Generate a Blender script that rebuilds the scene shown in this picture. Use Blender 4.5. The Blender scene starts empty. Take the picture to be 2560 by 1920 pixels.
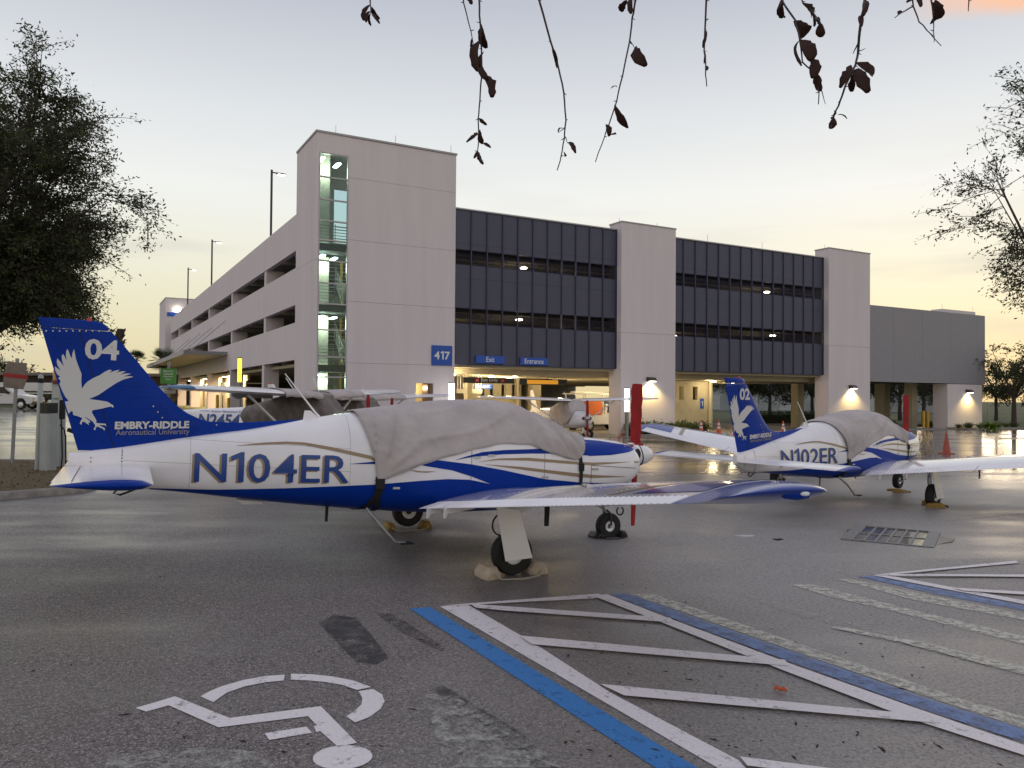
import bpy, bmesh, math, random
import numpy as np
from mathutils import Vector, Matrix, noise
from mathutils.geometry import delaunay_2d_cdt
R = math.radians
random.seed(7)
SC = bpy.context.scene
COL = SC.collection

# ---------------------------------------------------------------- camera
FPX, CX, CY, H0, HS, CAMZ = 1960.0, 1280.0, 960.0, 992.5, 0.0079, 1.85
_r = math.atan(HS); _p = math.atan((H0 - CY) * math.cos(_r) / FPX)
FWD = Vector((0, math.cos(_p), math.sin(_p)))
_rx = Vector((1, 0, 0)); _dn = FWD.cross(_rx)
RGT = math.cos(_r) * _rx - math.sin(_r) * _dn
DWN = math.sin(_r) * _rx + math.cos(_r) * _dn
CAM = Vector((0, 0, CAMZ))
cd = bpy.data.cameras.new('camera'); cam = bpy.data.objects.new('camera', cd); COL.objects.link(cam)
cd.sensor_fit = 'HORIZONTAL'; cd.sensor_width = 36.0; cd.lens = FPX / 2560 * 36.0
cd.clip_start = 0.05; cd.clip_end = 3000
_m = Matrix((RGT, -DWN, -FWD)).transposed().to_4x4(); _m.translation = CAM
cam.matrix_world = _m
SC.camera = cam

# ---------------------------------------------------------------- sky, sun, exposure
SUN_EL, SUN_AZ = R(3.0), R(28.0)          # azimuth measured from the view axis (+Y) towards +X
world = bpy.data.worlds.new('World'); SC.world = world; world.use_nodes = True
wn, wl = world.node_tree.nodes, world.node_tree.links
wn.clear()
def W(t, **k):
    n = wn.new(t)
    for a, b in k.items(): setattr(n, a, b)
    return n
wout = W('ShaderNodeOutputWorld'); bg = W('ShaderNodeBackground')
sky = W('ShaderNodeTexSky', sky_type='NISHITA', sun_disc=False)
sky.sun_elevation = SUN_EL; sky.sun_rotation = SUN_AZ
sky.air_density = 1.0; sky.dust_density = 1.6; sky.ozone_density = 2.5
skm = W('ShaderNodeVectorMath', operation='SCALE'); skm.inputs['Scale'].default_value = 0.09
wl.new(sky.outputs[0], skm.inputs[0])
tc = W('ShaderNodeTexCoord'); sep = W('ShaderNodeSeparateXYZ'); wl.new(tc.outputs['Generated'], sep.inputs[0])
ramp = W('ShaderNodeValToRGB'); wl.new(sep.outputs['Z'], ramp.inputs[0])
cr = ramp.color_ramp
cr.elements[0].position = 0.0; cr.elements[0].color = (0.84, 0.71, 0.40, 1)
cr.elements[1].position = 1.0; cr.elements[1].color = (0.62, 0.63, 0.73, 1)
for p_, c_ in ((0.07, (0.95, 0.86, 0.57, 1)), (0.147, (1.0, 0.97, 0.77, 1)), (0.245, (1.02, 1.03, 0.99, 1)), (0.33, (0.87, 0.90, 0.92, 1)), (0.45, (0.61, 0.635, 0.715, 1)), (0.65, (0.62, 0.635, 0.725, 1))):
    e_ = cr.elements.new(p_); e_.color = c_
mixs = W('ShaderNodeMix', data_type='RGBA'); mixs.inputs[0].default_value = 0.86
wl.new(skm.outputs[0], mixs.inputs[6]); wl.new(ramp.outputs[0], mixs.inputs[7])
# thin clouds: soft streaks of noise, kept near the horizon, plus one sunlit pink bank
mp = W('ShaderNodeMapping'); mp.inputs['Scale'].default_value = (1.0, 1.0, 7.0); wl.new(tc.outputs['Generated'], mp.inputs[0])
nz = W('ShaderNodeTexNoise'); nz.inputs['Scale'].default_value = 3.2; nz.inputs['Detail'].default_value = 6.0; wl.new(mp.outputs[0], nz.inputs['Vector'])
cm = W('ShaderNodeMapRange'); cm.inputs[1].default_value = 0.53; cm.inputs[2].default_value = 0.76; wl.new(nz.outputs['Fac'], cm.inputs[0])
em = W('ShaderNodeMapRange'); em.inputs[1].default_value = 0.34; em.inputs[2].default_value = 0.10; wl.new(sep.outputs['Z'], em.inputs[0])
mm = W('ShaderNodeMath', operation='MULTIPLY'); wl.new(cm.outputs[0], mm.inputs[0]); wl.new(em.outputs[0], mm.inputs[1])
mm2 = W('ShaderNodeMath', operation='MULTIPLY'); wl.new(mm.outputs[0], mm2.inputs[0]); mm2.inputs[1].default_value = 0.5
mixc = W('ShaderNodeMix', data_type='RGBA'); wl.new(mm2.outputs[0], mixc.inputs[0]); wl.new(mixs.outputs[2], mixc.inputs[6])
mixc.inputs[7].default_value = (0.55, 0.52, 0.50, 1)
pd = (FWD + RGT * ((2560 - CX) / FPX) + DWN * ((-35 - CY) / FPX)).normalized()
mp2 = W('ShaderNodeVectorMath', operation='SUBTRACT'); wl.new(tc.outputs['Generated'], mp2.inputs[0]); mp2.inputs[1].default_value = pd
mp3 = W('ShaderNodeVectorMath', operation='MULTIPLY'); wl.new(mp2.outputs[0], mp3.inputs[0]); mp3.inputs[1].default_value = (8.0, 8.0, 34.0)
ln = W('ShaderNodeVectorMath', operation='LENGTH'); wl.new(mp3.outputs[0], ln.inputs[0])
nz2 = W('ShaderNodeTexNoise'); nz2.inputs['Scale'].default_value = 9.0; nz2.inputs['Detail'].default_value = 5.0; wl.new(tc.outputs['Generated'], nz2.inputs['Vector'])
ad = W('ShaderNodeMath', operation='MULTIPLY_ADD'); wl.new(nz2.outputs['Fac'], ad.inputs[0]); ad.inputs[1].default_value = 1.1; wl.new(ln.outputs['Value'], ad.inputs[2])
pm = W('ShaderNodeMapRange'); pm.interpolation_type = 'SMOOTHSTEP'; pm.inputs[1].default_value = 1.5; pm.inputs[2].default_value = 0.95; wl.new(ad.outputs[0], pm.inputs[0])
mixp = W('ShaderNodeMix', data_type='RGBA'); wl.new(pm.outputs[0], mixp.inputs[0]); wl.new(mixc.outputs[2], mixp.inputs[6])
mixp.inputs[7].default_value = (0.98, 0.60, 0.42, 1)
wl.new(mixp.outputs[2], bg.inputs[0]); bg.inputs[1].default_value = 1.0
wl.new(bg.outputs[0], wout.inputs[0])

sl = bpy.data.lights.new('sun', 'SUN'); sl.energy = 0.25; sl.angle = R(12); sl.color = (1.0, 0.78, 0.55)
sun = bpy.data.objects.new('sun', sl); COL.objects.link(sun)
sd = Vector((math.sin(SUN_AZ) * math.cos(SUN_EL), math.cos(SUN_AZ) * math.cos(SUN_EL), math.sin(SUN_EL)))
sun.rotation_euler = (-sd).to_track_quat('-Z', 'Y').to_euler(); sun.location = sd * 60

vs = SC.view_settings
SC.display_settings.display_device = 'sRGB'
vs.view_transform = 'Standard'; vs.look = 'None'; vs.gamma = 1.0; vs.exposure = 0.0; vs.use_curve_mapping = False
SC.cycles.use_denoising = True
SC.cycles.max_bounces = 8; SC.cycles.transparent_max_bounces = 12
SC.cycles.sample_clamp_indirect = 4.0

# ---------------------------------------------------------------- terrain and pixel helpers
def sstep(a, b, x):
    t = min(1.0, max(0.0, (x - a) / (b - a))); return t * t * (3 - 2 * t)
def gz(x, y):
    u = 0.3 * x + y
    z = -0.45 * (1 - math.exp(-max(u - 9.5, 0) / 14.0))
    return z + 1.0 * sstep(24, 62, y) * sstep(-12, -26, x)
def ray(px, py): return FWD + RGT * ((px - CX) / FPX) + DWN * ((py - CY) / FPX)
def G(px, py, dz=0.0):
    z = 0.0; d = ray(px, py)
    for _ in range(25):
        P = CAM + d * ((z - CAMZ) / d.z); z = gz(P.x, P.y) + dz
    return P
def AT(px, py, Y):
    d = ray(px, py); return CAM + d * (Y / d.y)

# ---------------------------------------------------------------- materials
MATS = {}
def mat(name, col, rough=0.6, metal=0.0, var=0.0, vscale=3.0, bump=0.0, bscale=60.0, coat=0.0, emit=None, spec=0.5, col2=None, det=4.0, trans=None, stretch=None):
    if name in MATS: return MATS[name]
    m = bpy.data.materials.new(name); m.use_nodes = True; MATS[name] = m
    nt = m.node_tree; N = nt.nodes; L = nt.links
    b = N['Principled BSDF']
    b.inputs['Base Color'].default_value = (*col, 1); b.inputs['Roughness'].default_value = rough
    b.inputs['Metallic'].default_value = metal; b.inputs['Specular IOR Level'].default_value = spec
    b.inputs['Coat Weight'].default_value = coat; b.inputs['Coat Roughness'].default_value = 0.08
    if emit:
        b.inputs['Emission Color'].default_value = (*emit[0], 1); b.inputs['Emission Strength'].default_value = emit[1]
    if var or bump:
        g = N.new('ShaderNodeNewGeometry')
    if var:
        n = N.new('ShaderNodeTexNoise'); n.inputs['Scale'].default_value = vscale; n.inputs['Detail'].default_value = det
        n.inputs['Roughness'].default_value = 0.62
        if stretch:
            mpp = N.new('ShaderNodeMapping'); mpp.inputs['Scale'].default_value = stretch; L.new(g.outputs['Position'], mpp.inputs[0]); L.new(mpp.outputs[0], n.inputs['Vector'])
        else: L.new(g.outputs['Position'], n.inputs['Vector'])
        mx = N.new('ShaderNodeMix'); mx.data_type = 'RGBA'
        c2 = col2 or tuple(c * (1 - var) for c in col)
        mr = N.new('ShaderNodeMapRange'); mr.inputs[1].default_value = 0.36; mr.inputs[2].default_value = 0.66
        L.new(n.outputs['Fac'], mr.inputs[0]); L.new(mr.outputs[0], mx.inputs[0])
        mx.inputs[6].default_value = (*c2, 1); mx.inputs[7].default_value = (*[min(1, c * (1 + var * 0.4)) for c in col], 1)
        L.new(mx.outputs[2], b.inputs['Base Color'])
        rr = N.new('ShaderNodeMapRange'); rr.inputs[3].default_value = max(0, rough - 0.07); rr.inputs[4].default_value = min(1, rough + 0.1)
        L.new(n.outputs['Fac'], rr.inputs[0]); L.new(rr.outputs[0], b.inputs['Roughness'])
    if bump:
        n2 = N.new('ShaderNodeTexNoise'); n2.inputs['Scale'].default_value = bscale; n2.inputs['Detail'].default_value = 5
        L.new(g.outputs['Position'], n2.inputs['Vector'])
        bp = N.new('ShaderNodeBump'); bp.inputs['Strength'].default_value = bump; bp.inputs['Distance'].default_value = 0.01
        L.new(n2.outputs['Fac'], bp.inputs['Height']); L.new(bp.outputs[0], b.inputs['Normal'])
    return m
def glass(name, tint, gloss=0.06, refl=0.5):
    if name in MATS: return MATS[name]
    m = bpy.data.materials.new(name); m.use_nodes = True; MATS[name] = m
    nt = m.node_tree; N = nt.nodes; L = nt.links; N.clear()
    o = N.new('ShaderNodeOutputMaterial'); t = N.new('ShaderNodeBsdfTransparent'); t.inputs[0].default_value = (*tint, 1)
    g = N.new('ShaderNodeBsdfGlossy'); g.inputs['Roughness'].default_value = gloss; g.inputs[0].default_value = (refl, refl, refl, 1)
    f = N.new('ShaderNodeFresnel'); f.inputs[0].default_value = 1.5
    x = N.new('ShaderNodeMixShader'); L.new(f.outputs[0], x.inputs[0]); L.new(t.outputs[0], x.inputs[1]); L.new(g.outputs[0], x.inputs[2]); L.new(x.outputs[0], o.inputs[0])
    return m
def leafmat(name, c1, c2, rough=0.55, tr=0.25):
    if name in MATS: return MATS[name]
    m = bpy.data.materials.new(name); m.use_nodes = True; MATS[name] = m
    nt = m.node_tree; N = nt.nodes; L = nt.links; b = N['Principled BSDF']; out = N['Material Output']
    g = N.new('ShaderNodeNewGeometry'); rp = N.new('ShaderNodeMix'); rp.data_type = 'RGBA'
    L.new(g.outputs['Random Per Island'], rp.inputs[0]); rp.inputs[6].default_value = (*c1, 1); rp.inputs[7].default_value = (*c2, 1)
    L.new(rp.outputs[2], b.inputs['Base Color']); b.inputs['Roughness'].default_value = rough; b.inputs['Specular IOR Level'].default_value = 0.3
    t = N.new('ShaderNodeBsdfTranslucent'); L.new(rp.outputs[2], t.inputs[0])
    x = N.new('ShaderNodeMixShader'); x.inputs[0].default_value = tr
    L.new(b.outputs[0], x.inputs[1]); L.new(t.outputs[0], x.inputs[2]); L.new(x.outputs[0], out.inputs[0])
    return m
def asphalt():
    m = bpy.data.materials.new('asphalt'); m.use_nodes = True; MATS['asphalt'] = m
    nt = m.node_tree; N = nt.nodes; L = nt.links; b = N['Principled BSDF']
    g = N.new('ShaderNodeNewGeometry'); P = g.outputs['Position']
    def noi(s, d=4, r=0.55, vec=P):
        n = N.new('ShaderNodeTexNoise'); n.inputs['Scale'].default_value = s; n.inputs['Detail'].default_value = d; n.inputs['Roughness'].default_value = r
        L.new(vec, n.inputs['Vector']); return n.outputs['Fac']
    def rng(i, a, c, lo=0.0, hi=1.0):
        r = N.new('ShaderNodeMapRange'); r.inputs[1].default_value = a; r.inputs[2].default_value = c; r.inputs[3].default_value = lo; r.inputs[4].default_value = hi
        L.new(i, r.inputs[0]); return r.outputs[0]
    def mth(op, a, c):
        n = N.new('ShaderNodeMath'); n.operation = op
        for k, q in enumerate((a, c)):
            if isinstance(q, (int, float)): n.inputs[k].default_value = q
            else: L.new(q, n.inputs[k])
        return n.outputs[0]
    def mix(f, a, c):
        x = N.new('ShaderNodeMix'); x.data_type = 'RGBA'
        if isinstance(f, (int, float)): x.inputs[0].default_value = f
        else: L.new(f, x.inputs[0])
        for k, q in ((6, a), (7, c)):
            if isinstance(q, tuple): x.inputs[k].default_value = (*q, 1)
            else: L.new(q, x.inputs[k])
        return x.outputs[2]
    s = N.new('ShaderNodeSeparateXYZ'); L.new(P, s.inputs[0])
    big = noi(0.22, 5); mid = noi(1.3, 6, 0.65); fine = noi(38, 5, 0.75); grit = noi(85, 3, 0.8)
    # streaked noise along the parking lanes: drying marks and tyre tracks
    mpn = N.new('ShaderNodeMapping'); mpn.inputs['Rotation'].default_value = (0, 0, R(-20)); mpn.inputs['Scale'].default_value = (0.30, 0.9, 1)
    L.new(P, mpn.inputs[0]); streak = noi(1.0, 5, 0.55, mpn.outputs[0])
    def vor(sc_):
        v = N.new('ShaderNodeTexVoronoi'); v.inputs['Scale'].default_value = sc_; L.new(P, v.inputs['Vector'])
        q = N.new('ShaderNodeSeparateColor'); L.new(v.outputs['Color'], q.inputs[0]); return q.outputs[0]
    stone, stone2 = vor(62), vor(120)
    c = mix(rng(mid, 0.35, 0.68), (0.128, 0.104, 0.100), (0.182, 0.150, 0.144))
    c = mix(rng(big, 0.35, 0.65), c, (0.140, 0.115, 0.111))
    c = mix(rng(stone, 0.0, 0.60, 0.95, 0.0), c, (0.036, 0.031, 0.031))
    c = mix(rng(stone2, 0.66, 1.0, 0.0, 0.85), c, (0.46, 0.42, 0.41))
    c = mix(rng(fine, 0.50, 0.62, 0, 0.5), c, (0.060, 0.051, 0.048))
    pale = rng(mth('ADD', s.outputs['X'], mth('MULTIPLY', mid, 3.0)), 0.4, 3.8, 0, 0.8)  # asphalt lightened towards the right, brighter light there put into its colour
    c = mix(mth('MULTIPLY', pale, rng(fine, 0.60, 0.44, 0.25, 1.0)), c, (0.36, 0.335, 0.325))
    c = mix(rng(grit, 0.64, 0.72, 0, 0.8), c, (0.46, 0.43, 0.41))
    # wetness: the far lot is wet with standing water, the near lot only damp in streaks
    far = rng(s.outputs['Y'], 13.0, 25.0)
    lef = rng(s.outputs['X'], -5.0, -11.0)
    far = mth('MAXIMUM', far, mth('MULTIPLY', lef, rng(s.outputs['Y'], 15.0, 19.0)))
    wetn = mth('ADD', mth('MULTIPLY', streak, 0.6), mth('MULTIPLY', big, 0.6))
    damp = rng(wetn, 0.54, 0.74, 0.0, 0.60)
    wfar = mth('MULTIPLY', far, rng(wetn, 0.42, 0.60, 0.45, 1.0))
    wet = mth('MAXIMUM', damp, wfar)
    c = mix(mth('MULTIPLY', wet, 0.55), c, (0.040, 0.036, 0.036))
    L.new(c, b.inputs['Base Color'])
    L.new(rng(wet, 0.0, 1.0, 0.62, 0.10), b.inputs['Roughness'])
    b.inputs['Specular IOR Level'].default_value = 0.55
    L.new(rng(wetn, 0.50, 0.70, 0.02, 0.32), b.inputs['Coat Weight']); b.inputs['Coat Roughness'].default_value = 0.2
    bp = N.new('ShaderNodeBump'); bp.inputs['Distance'].default_value = 0.006
    L.new(rng(wet, 0.15, 1.0, 0.8, 0.03), bp.inputs['Strength']); L.new(mth('ADD', fine, mth('MULTIPLY', stone, 0.6)), bp.inputs['Height'])
    L.new(bp.outputs[0], b.inputs['Normal']); L.new(bp.outputs[0], b.inputs['Coat Normal'])
    return m
def worn(name, col, keep, sc=9.0, rough=0.6, soft=0.07):
    """paint worn through to the asphalt; keep = share of paint left"""
    m = bpy.data.materials.new(name); m.use_nodes = True; MATS[name] = m
    nt = m.node_tree; N = nt.nodes; L = nt.links; b = N['Principled BSDF']
    g = N.new('ShaderNodeNewGeometry')
    def noi(s, d=5, r=0.65):
        n = N.new('ShaderNodeTexNoise'); n.inputs['Scale'].default_value = s; n.inputs['Detail'].default_value = d; n.inputs['Roughness'].default_value = r
        L.new(g.outputs['Position'], n.inputs['Vector']); return n.outputs['Fac']
    a = noi(sc); f = noi(45, 5, 0.75)
    ad = N.new('ShaderNodeMath'); ad.operation = 'MULTIPLY_ADD'; L.new(f, ad.inputs[0]); ad.inputs[1].default_value = 0.5; L.new(a, ad.inputs[2])
    mr = N.new('ShaderNodeMapRange'); t = 0.75 + (keep - 0.5) * 0.55
    mr.inputs[1].default_value = t + soft; mr.inputs[2].default_value = t - soft; L.new(ad.outputs[0], mr.inputs[0])
    y = N.new('ShaderNodeMix'); y.data_type = 'RGBA'; L.new(f, y.inputs[0]); y.inputs[6].default_value = (*[min(1, c * 1.25) for c in col], 1); y.inputs[7].default_value = (*[c * 0.72 for c in col], 1)
    L.new(y.outputs[2], b.inputs['Base Color']); b.inputs['Roughness'].default_value = rough
    tr_ = N.new('ShaderNodeBsdfTransparent'); ms = N.new('ShaderNodeMixShader'); L.new(mr.outputs[0], ms.inputs[0]); L.new(tr_.outputs[0], ms.inputs[1]); L.new(b.outputs[0], ms.inputs[2]); L.new(ms.outputs[0], N['Material Output'].inputs[0])
    bp = N.new('ShaderNodeBump'); bp.inputs['Strength'].default_value = 0.3; bp.inputs['Distance'].default_value = 0.005; L.new(f, bp.inputs['Height']); L.new(bp.outputs[0], b.inputs['Normal'])
    return m

# ---------------------------------------------------------------- mesh helpers
class MB:
    def __init__(s): s.v = []; s.f = []
    def add(s, vs, fs):
        n = len(s.v); s.v += [tuple(v) for v in vs]; s.f += [tuple(i + n for i in f) for f in fs]; return s
    def box(s, x0, x1, y0, y1, z0, z1, M=None):
        vs = [Vector((x, y, z)) for z in (z0, z1) for y in (y0, y1) for x in (x0, x1)]
        if M: vs = [M @ v for v in vs]
        return s.add(vs, [(0, 2, 3, 1), (4, 5, 7, 6), (0, 1, 5, 4), (2, 6, 7, 3), (0, 4, 6, 2), (1, 3, 7, 5)])
    def loft(s, rings, caps=True, closed=True):
        n = len(rings[0]); vs = [p for r in rings for p in r]; fs = []
        for i in range(len(rings) - 1):
            for j in range(n if closed else n - 1):
                k = (j + 1) % n
                fs.append((i * n + j, i * n + k, (i + 1) * n + k, (i + 1) * n + j))
        if caps and closed:
            fs.append(tuple(range(n - 1, -1, -1))); fs.append(tuple(range((len(rings) - 1) * n, len(rings) * n)))
        return s.add(vs, fs)
    def tube(s, path, r, n=8, caps=True):
        path = [Vector(p) for p in path]; m = len(path)
        rs = r if isinstance(r, (list, tuple)) else [r] * m
        rings = []; up = None
        for i, p in enumerate(path):
            t = (path[min(i + 1, m - 1)] - path[max(i - 1, 0)])
            if t.length < 1e-9: t = Vector((0, 0, 1))
            t.normalize()
            if up is None:
                up = Vector((0, 0, 1)) if abs(t.z) < 0.9 else Vector((1, 0, 0))
            a = t.cross(up)
            if a.length < 1e-6: a = t.cross(Vector((1, 0, 0)))
            a.normalize(); bb = a.cross(t).normalized(); up = bb
            rings.append([p + (a * math.cos(k * 2 * math.pi / n) + bb * math.sin(k * 2 * math.pi / n)) * rs[i] for k in range(n)])
        return s.loft(rings, caps)
    def lathe(s, prof, n=20, o=(0, 0, 0), ax='z', caps=True):
        rings = []
        for r_, h in prof:
            ring = []
            for k in range(n):
                a = k * 2 * math.pi / n; c, q = r_ * math.cos(a), r_ * math.sin(a)
                v = (c, q, h) if ax == 'z' else ((h, c, q) if ax == 'x' else (q, h, c))
                ring.append(Vector(v) + Vector(o))
            rings.append(ring)
        return s.loft(rings, caps)
    def prism(s, poly, a, b, plane='xz'):
        def P(u, w, d): return {'xz': (u, d, w), 'xy': (u, w, d), 'yz': (d, u, w)}[plane]
        n = len(poly); vs = [P(u, w, a) for u, w in poly] + [P(u, w, b) for u, w in poly]
        fs = [tuple(range(n)), tuple(range(2 * n - 1, n - 1, -1))] + [(i, i + n, (i + 1) % n + n, (i + 1) % n) for i in range(n)]
        return s.add(vs, fs)
    def mesh(s, name):
        me = bpy.data.meshes.new(name); me.from_pydata(s.v, [], s.f); me.update()
        bm = bmesh.new(); bm.from_mesh(me); bmesh.ops.recalc_face_normals(bm, faces=bm.faces); bm.to_mesh(me); bm.free()
        return me
    def obj(s, name, m, parent=None, smooth=0, bevel=0.0, recalc=True):
        return mkobj(name, s.mesh(name), m, parent, smooth, bevel)
def mkobj(name, me, m, parent=None, smooth=0, bevel=0.0):
    if m is not None:
        if isinstance(m, str): m = MATS[m]
        me.materials.clear(); me.materials.append(m)
    if smooth:
        for p in me.polygons: p.use_smooth = True
        if smooth < 180: me.set_sharp_from_angle(angle=R(smooth))
    o = bpy.data.objects.new(name, me); COL.objects.link(o)
    if parent: o.parent = parent
    if bevel:
        bv = o.modifiers.new('bevel', 'BEVEL'); bv.width = bevel; bv.segments = 2; bv.limit_method = 'ANGLE'; bv.angle_limit = R(40)
    return o
def tag(o, label, cat, group=None):
    o['label'] = label; o['category'] = cat
    if group: o['group'] = group
    return o
def struct(o): o['kind'] = 'structure'; return o
def stuff(o): o['kind'] = 'stuff'; return o
def thing(name, label, cat, loc=(0, 0, 0), rz=0.0, group=None):
    o = bpy.data.objects.new(name, None); COL.objects.link(o); o.location = loc; o.rotation_euler = (0, 0, rz)
    o.empty_display_size = 0.2
    return tag(o, label, cat, group)
def dup(root, loc, rz, label, parent=None):
    def cp(o, par):
        c = o.copy(); COL.objects.link(c); c.parent = par
        for ch in o.children: cp(ch, c)
        return c
    c = cp(root, parent); c.location = loc; c.rotation_euler = (0, 0, rz)
    if label: c['label'] = label
    return c
def text_mesh(s, bold=0.0, res=3):
    cu = bpy.data.curves.new('lettering', 'FONT'); cu.body = s; cu.size = 1.0; cu.offset = bold; cu.resolution_u = res
    ob = bpy.data.objects.new('lettering', cu); me = bpy.data.meshes.new_from_object(ob)
    bpy.data.objects.remove(ob); bpy.data.curves.remove(cu)
    return me
def text_2d(s, x0, x1, z0, z1, bold=0.0, shear=0.0):
    """triangles of a text stretched into a box: verts [(a,b)], faces"""
    if '1' in s:                                   # set letter by letter so that the figure 1 gets its flag
        vv, f, cx = [], [], 0.0
        for ch in s:
            if ch == '1':
                w = .105 + bold * 1.6; h = .725 + bold
                q, g = [(.12, -bold), (.12 + w, -bold), (.12 + w, h), (.12 + w * .45, h), (-.03, h - .10), (-.03, h - .23), (.12, h - .15)], [tuple(range(7))]
            else:
                me = text_mesh(ch, bold); q = [(k.co.x, k.co.y) for k in me.vertices]; g = [tuple(k.vertices) for k in me.polygons]; bpy.data.meshes.remove(me)
            lo, hi = min(a for a, b in q), max(a for a, b in q); n = len(vv)
            vv += [(a - lo + cx, b) for a, b in q]; f += [tuple(i + n for i in t) for t in g]; cx += hi - lo + .085
        v = np.array(vv)
    else:
        me = text_mesh(s, bold)
        v = np.array([(q.co.x, q.co.y) for q in me.vertices]); f = [tuple(p.vertices) for p in me.polygons]
        bpy.data.meshes.remove(me)
    mn, mx = v.min(0), v.max(0)
    v = (v - mn) / (mx - mn)
    a = x0 + v[:, 0] * (x1 - x0) + shear * v[:, 1] * (z1 - z0); b = z0 + v[:, 1] * (z1 - z0)
    return list(zip(a.tolist(), b.tolist())), f
def flat_text(name, s, x0, x1, z0, z1, y, m, parent, bold=0.0, mirror=False):
    v, f = text_2d(s, x0, x1, z0, z1, bold)
    me = bpy.data.meshes.new(name); me.from_pydata([(a, y, b) for a, b in v], [], f); me.update()
    return mkobj(name, me, m, parent)
def decal(name, verts, faces, fn, m, parent, step=0.05, smooth=True):
    """cut a flat shape into a grid and wrap it with fn(a, b) -> Vector"""
    if len(faces) == 1:
        r_ = delaunay_2d_cdt([Vector(v) for v in verts], [], [list(faces[0])], 1, 1e-5)
        verts, faces = [tuple(v) for v in r_[0]], r_[2]
    bm = bmesh.new(); vv = [bm.verts.new((a, 0, b)) for a, b in verts]
    for f in faces:
        try: bm.faces.new([vv[i] for i in f])
        except ValueError: pass
    xs = [v.co.x for v in bm.verts]; zs = [v.co.z for v in bm.verts]
    for ax, lo, hi in (((1, 0, 0), min(xs), max(xs)), ((0, 0, 1), min(zs), max(zs))):
        k = math.ceil(lo / step) * step
        while k < hi:
            co = Vector(ax) * k
            bmesh.ops.bisect_plane(bm, geom=bm.verts[:] + bm.edges[:] + bm.faces[:], plane_co=co, plane_no=ax, dist=1e-5)
            k += step
    bmesh.ops.triangulate(bm, faces=[f for f in bm.faces if len(f.verts) > 4])
    for v in bm.verts: v.co = fn(v.co.x, v.co.z)
    me = bpy.data.meshes.new(name); bm.to_mesh(me); bm.free()
    for p in me.polygons: p.use_smooth = smooth
    return mkobj(name, me, m, parent)
def poly_decal(name, poly, *a, **k): return decal(name, poly, [tuple(range(len(poly)))], *a, **k)
def band(up, lo):                   # polygon between an upper and a lower polyline
    return list(up) + list(reversed(lo))
def hermite(xs, ys, x):
    n = len(xs); i = 0
    while i < n - 2 and x > xs[i + 1]: i += 1
    x = min(max(x, xs[0]), xs[-1])
    d = [(ys[k + 1] - ys[k]) / (xs[k + 1] - xs[k]) for k in range(n - 1)]
    def tg(k):
        if k == 0: return d[0]
        if k == n - 1: return d[-1]
        return 0.0 if d[k - 1] * d[k] <= 0 else 2 * d[k - 1] * d[k] / (d[k - 1] + d[k])
    h = xs[i + 1] - xs[i]; t = (x - xs[i]) / h
    return (2*t**3-3*t*t+1)*ys[i] + (t**3-2*t*t+t)*h*tg(i) + (-2*t**3+3*t*t)*ys[i+1] + (t**3-t*t)*h*tg(i+1)

# ---------------------------------------------------------------- palette
mat('white_paint', (0.86, 0.82, 0.86), 0.22, coat=0.5, var=0.08, vscale=1.6, det=7)
mat('blue_paint', (0.002, 0.034, 0.30), 0.28, coat=0.0, spec=0.12, var=0.10, vscale=2.0)
mat('wing_white', (0.84, 0.80, 0.84), 0.14, coat=0.9, var=0.05, vscale=1.6)
mat('wing_blue', (0.002, 0.032, 0.27), 0.2, coat=0.35, spec=0.25, var=0.05)
mat('teal_paint', (0.02, 0.13, 0.30), 0.25, coat=0.4, var=0.1)
mat('gold_paint', (0.30, 0.205, 0.12), 0.3, coat=0.3)
mat('letter_blue', (0.012, 0.055, 0.26), 0.3)
mat('letter_white', (0.62, 0.60, 0.60), 0.45)
mat('letter_grey', (0.25, 0.22, 0.27), 0.45)
mat('cover_cloth', (0.50, 0.445, 0.44), 0.92, var=0.14, vscale=2.2, bump=0.25, bscale=180)
mat('cover_cloth_dark', (0.20, 0.17, 0.16), 0.95, var=0.3, vscale=5.0, bump=0.3, bscale=120)
mat('red_cloth', (0.33, 0.008, 0.012), 0.75, var=0.25, vscale=6.0, bump=0.3, bscale=60)
mat('black_web', (0.012, 0.012, 0.014), 0.8)
mat('rubber', (0.014, 0.014, 0.015), 0.75, var=0.3, vscale=20)
mat('dark_metal', (0.05, 0.05, 0.055), 0.45, metal=0.6)
mat('bare_metal', (0.55, 0.55, 0.56), 0.32, metal=0.9, var=0.1)
mat('galvanized', (0.32, 0.33, 0.33), 0.5, metal=0.6, var=0.2, vscale=14)
mat('dark_glass', (0.01, 0.012, 0.014), 0.08)
mat('concrete_white', (0.70, 0.62, 0.65), 0.85, var=0.05, vscale=1.0, stretch=(1.3, 1.3, 0.11), bump=0.08, bscale=25, det=8)
mat('concrete_grey', (0.36, 0.34, 0.30), 0.9, var=0.18, vscale=1.2, bump=0.15, bscale=18)
mat('concrete_tan', (0.47, 0.41, 0.29), 0.9, var=0.12, vscale=1.1, bump=0.1, bscale=18)
mat('kerb_concrete', (0.30, 0.27, 0.25), 0.9, var=0.3, vscale=5, bump=0.3, bscale=40)
mat('coping', (0.40, 0.38, 0.40), 0.6)
mat('screen_metal', (0.078, 0.078, 0.122), 0.55, metal=0.15, var=0.10, vscale=1.5)
mat('screen_fin', (0.045, 0.045, 0.10), 0.5, metal=0.2)
mat('grey_panel', (0.30, 0.28, 0.315), 0.6, metal=0.1, var=0.05)
mat('frame_alu', (0.42, 0.40, 0.42), 0.45, metal=0.4)
mat('sign_blue', (0.012, 0.075, 0.42), 0.4)
mat('sign_green', (0.07, 0.24, 0.035), 0.5)
mat('sign_black', (0.012, 0.012, 0.014), 0.4)
mat('sign_white', (0.75, 0.75, 0.74), 0.5)
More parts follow.
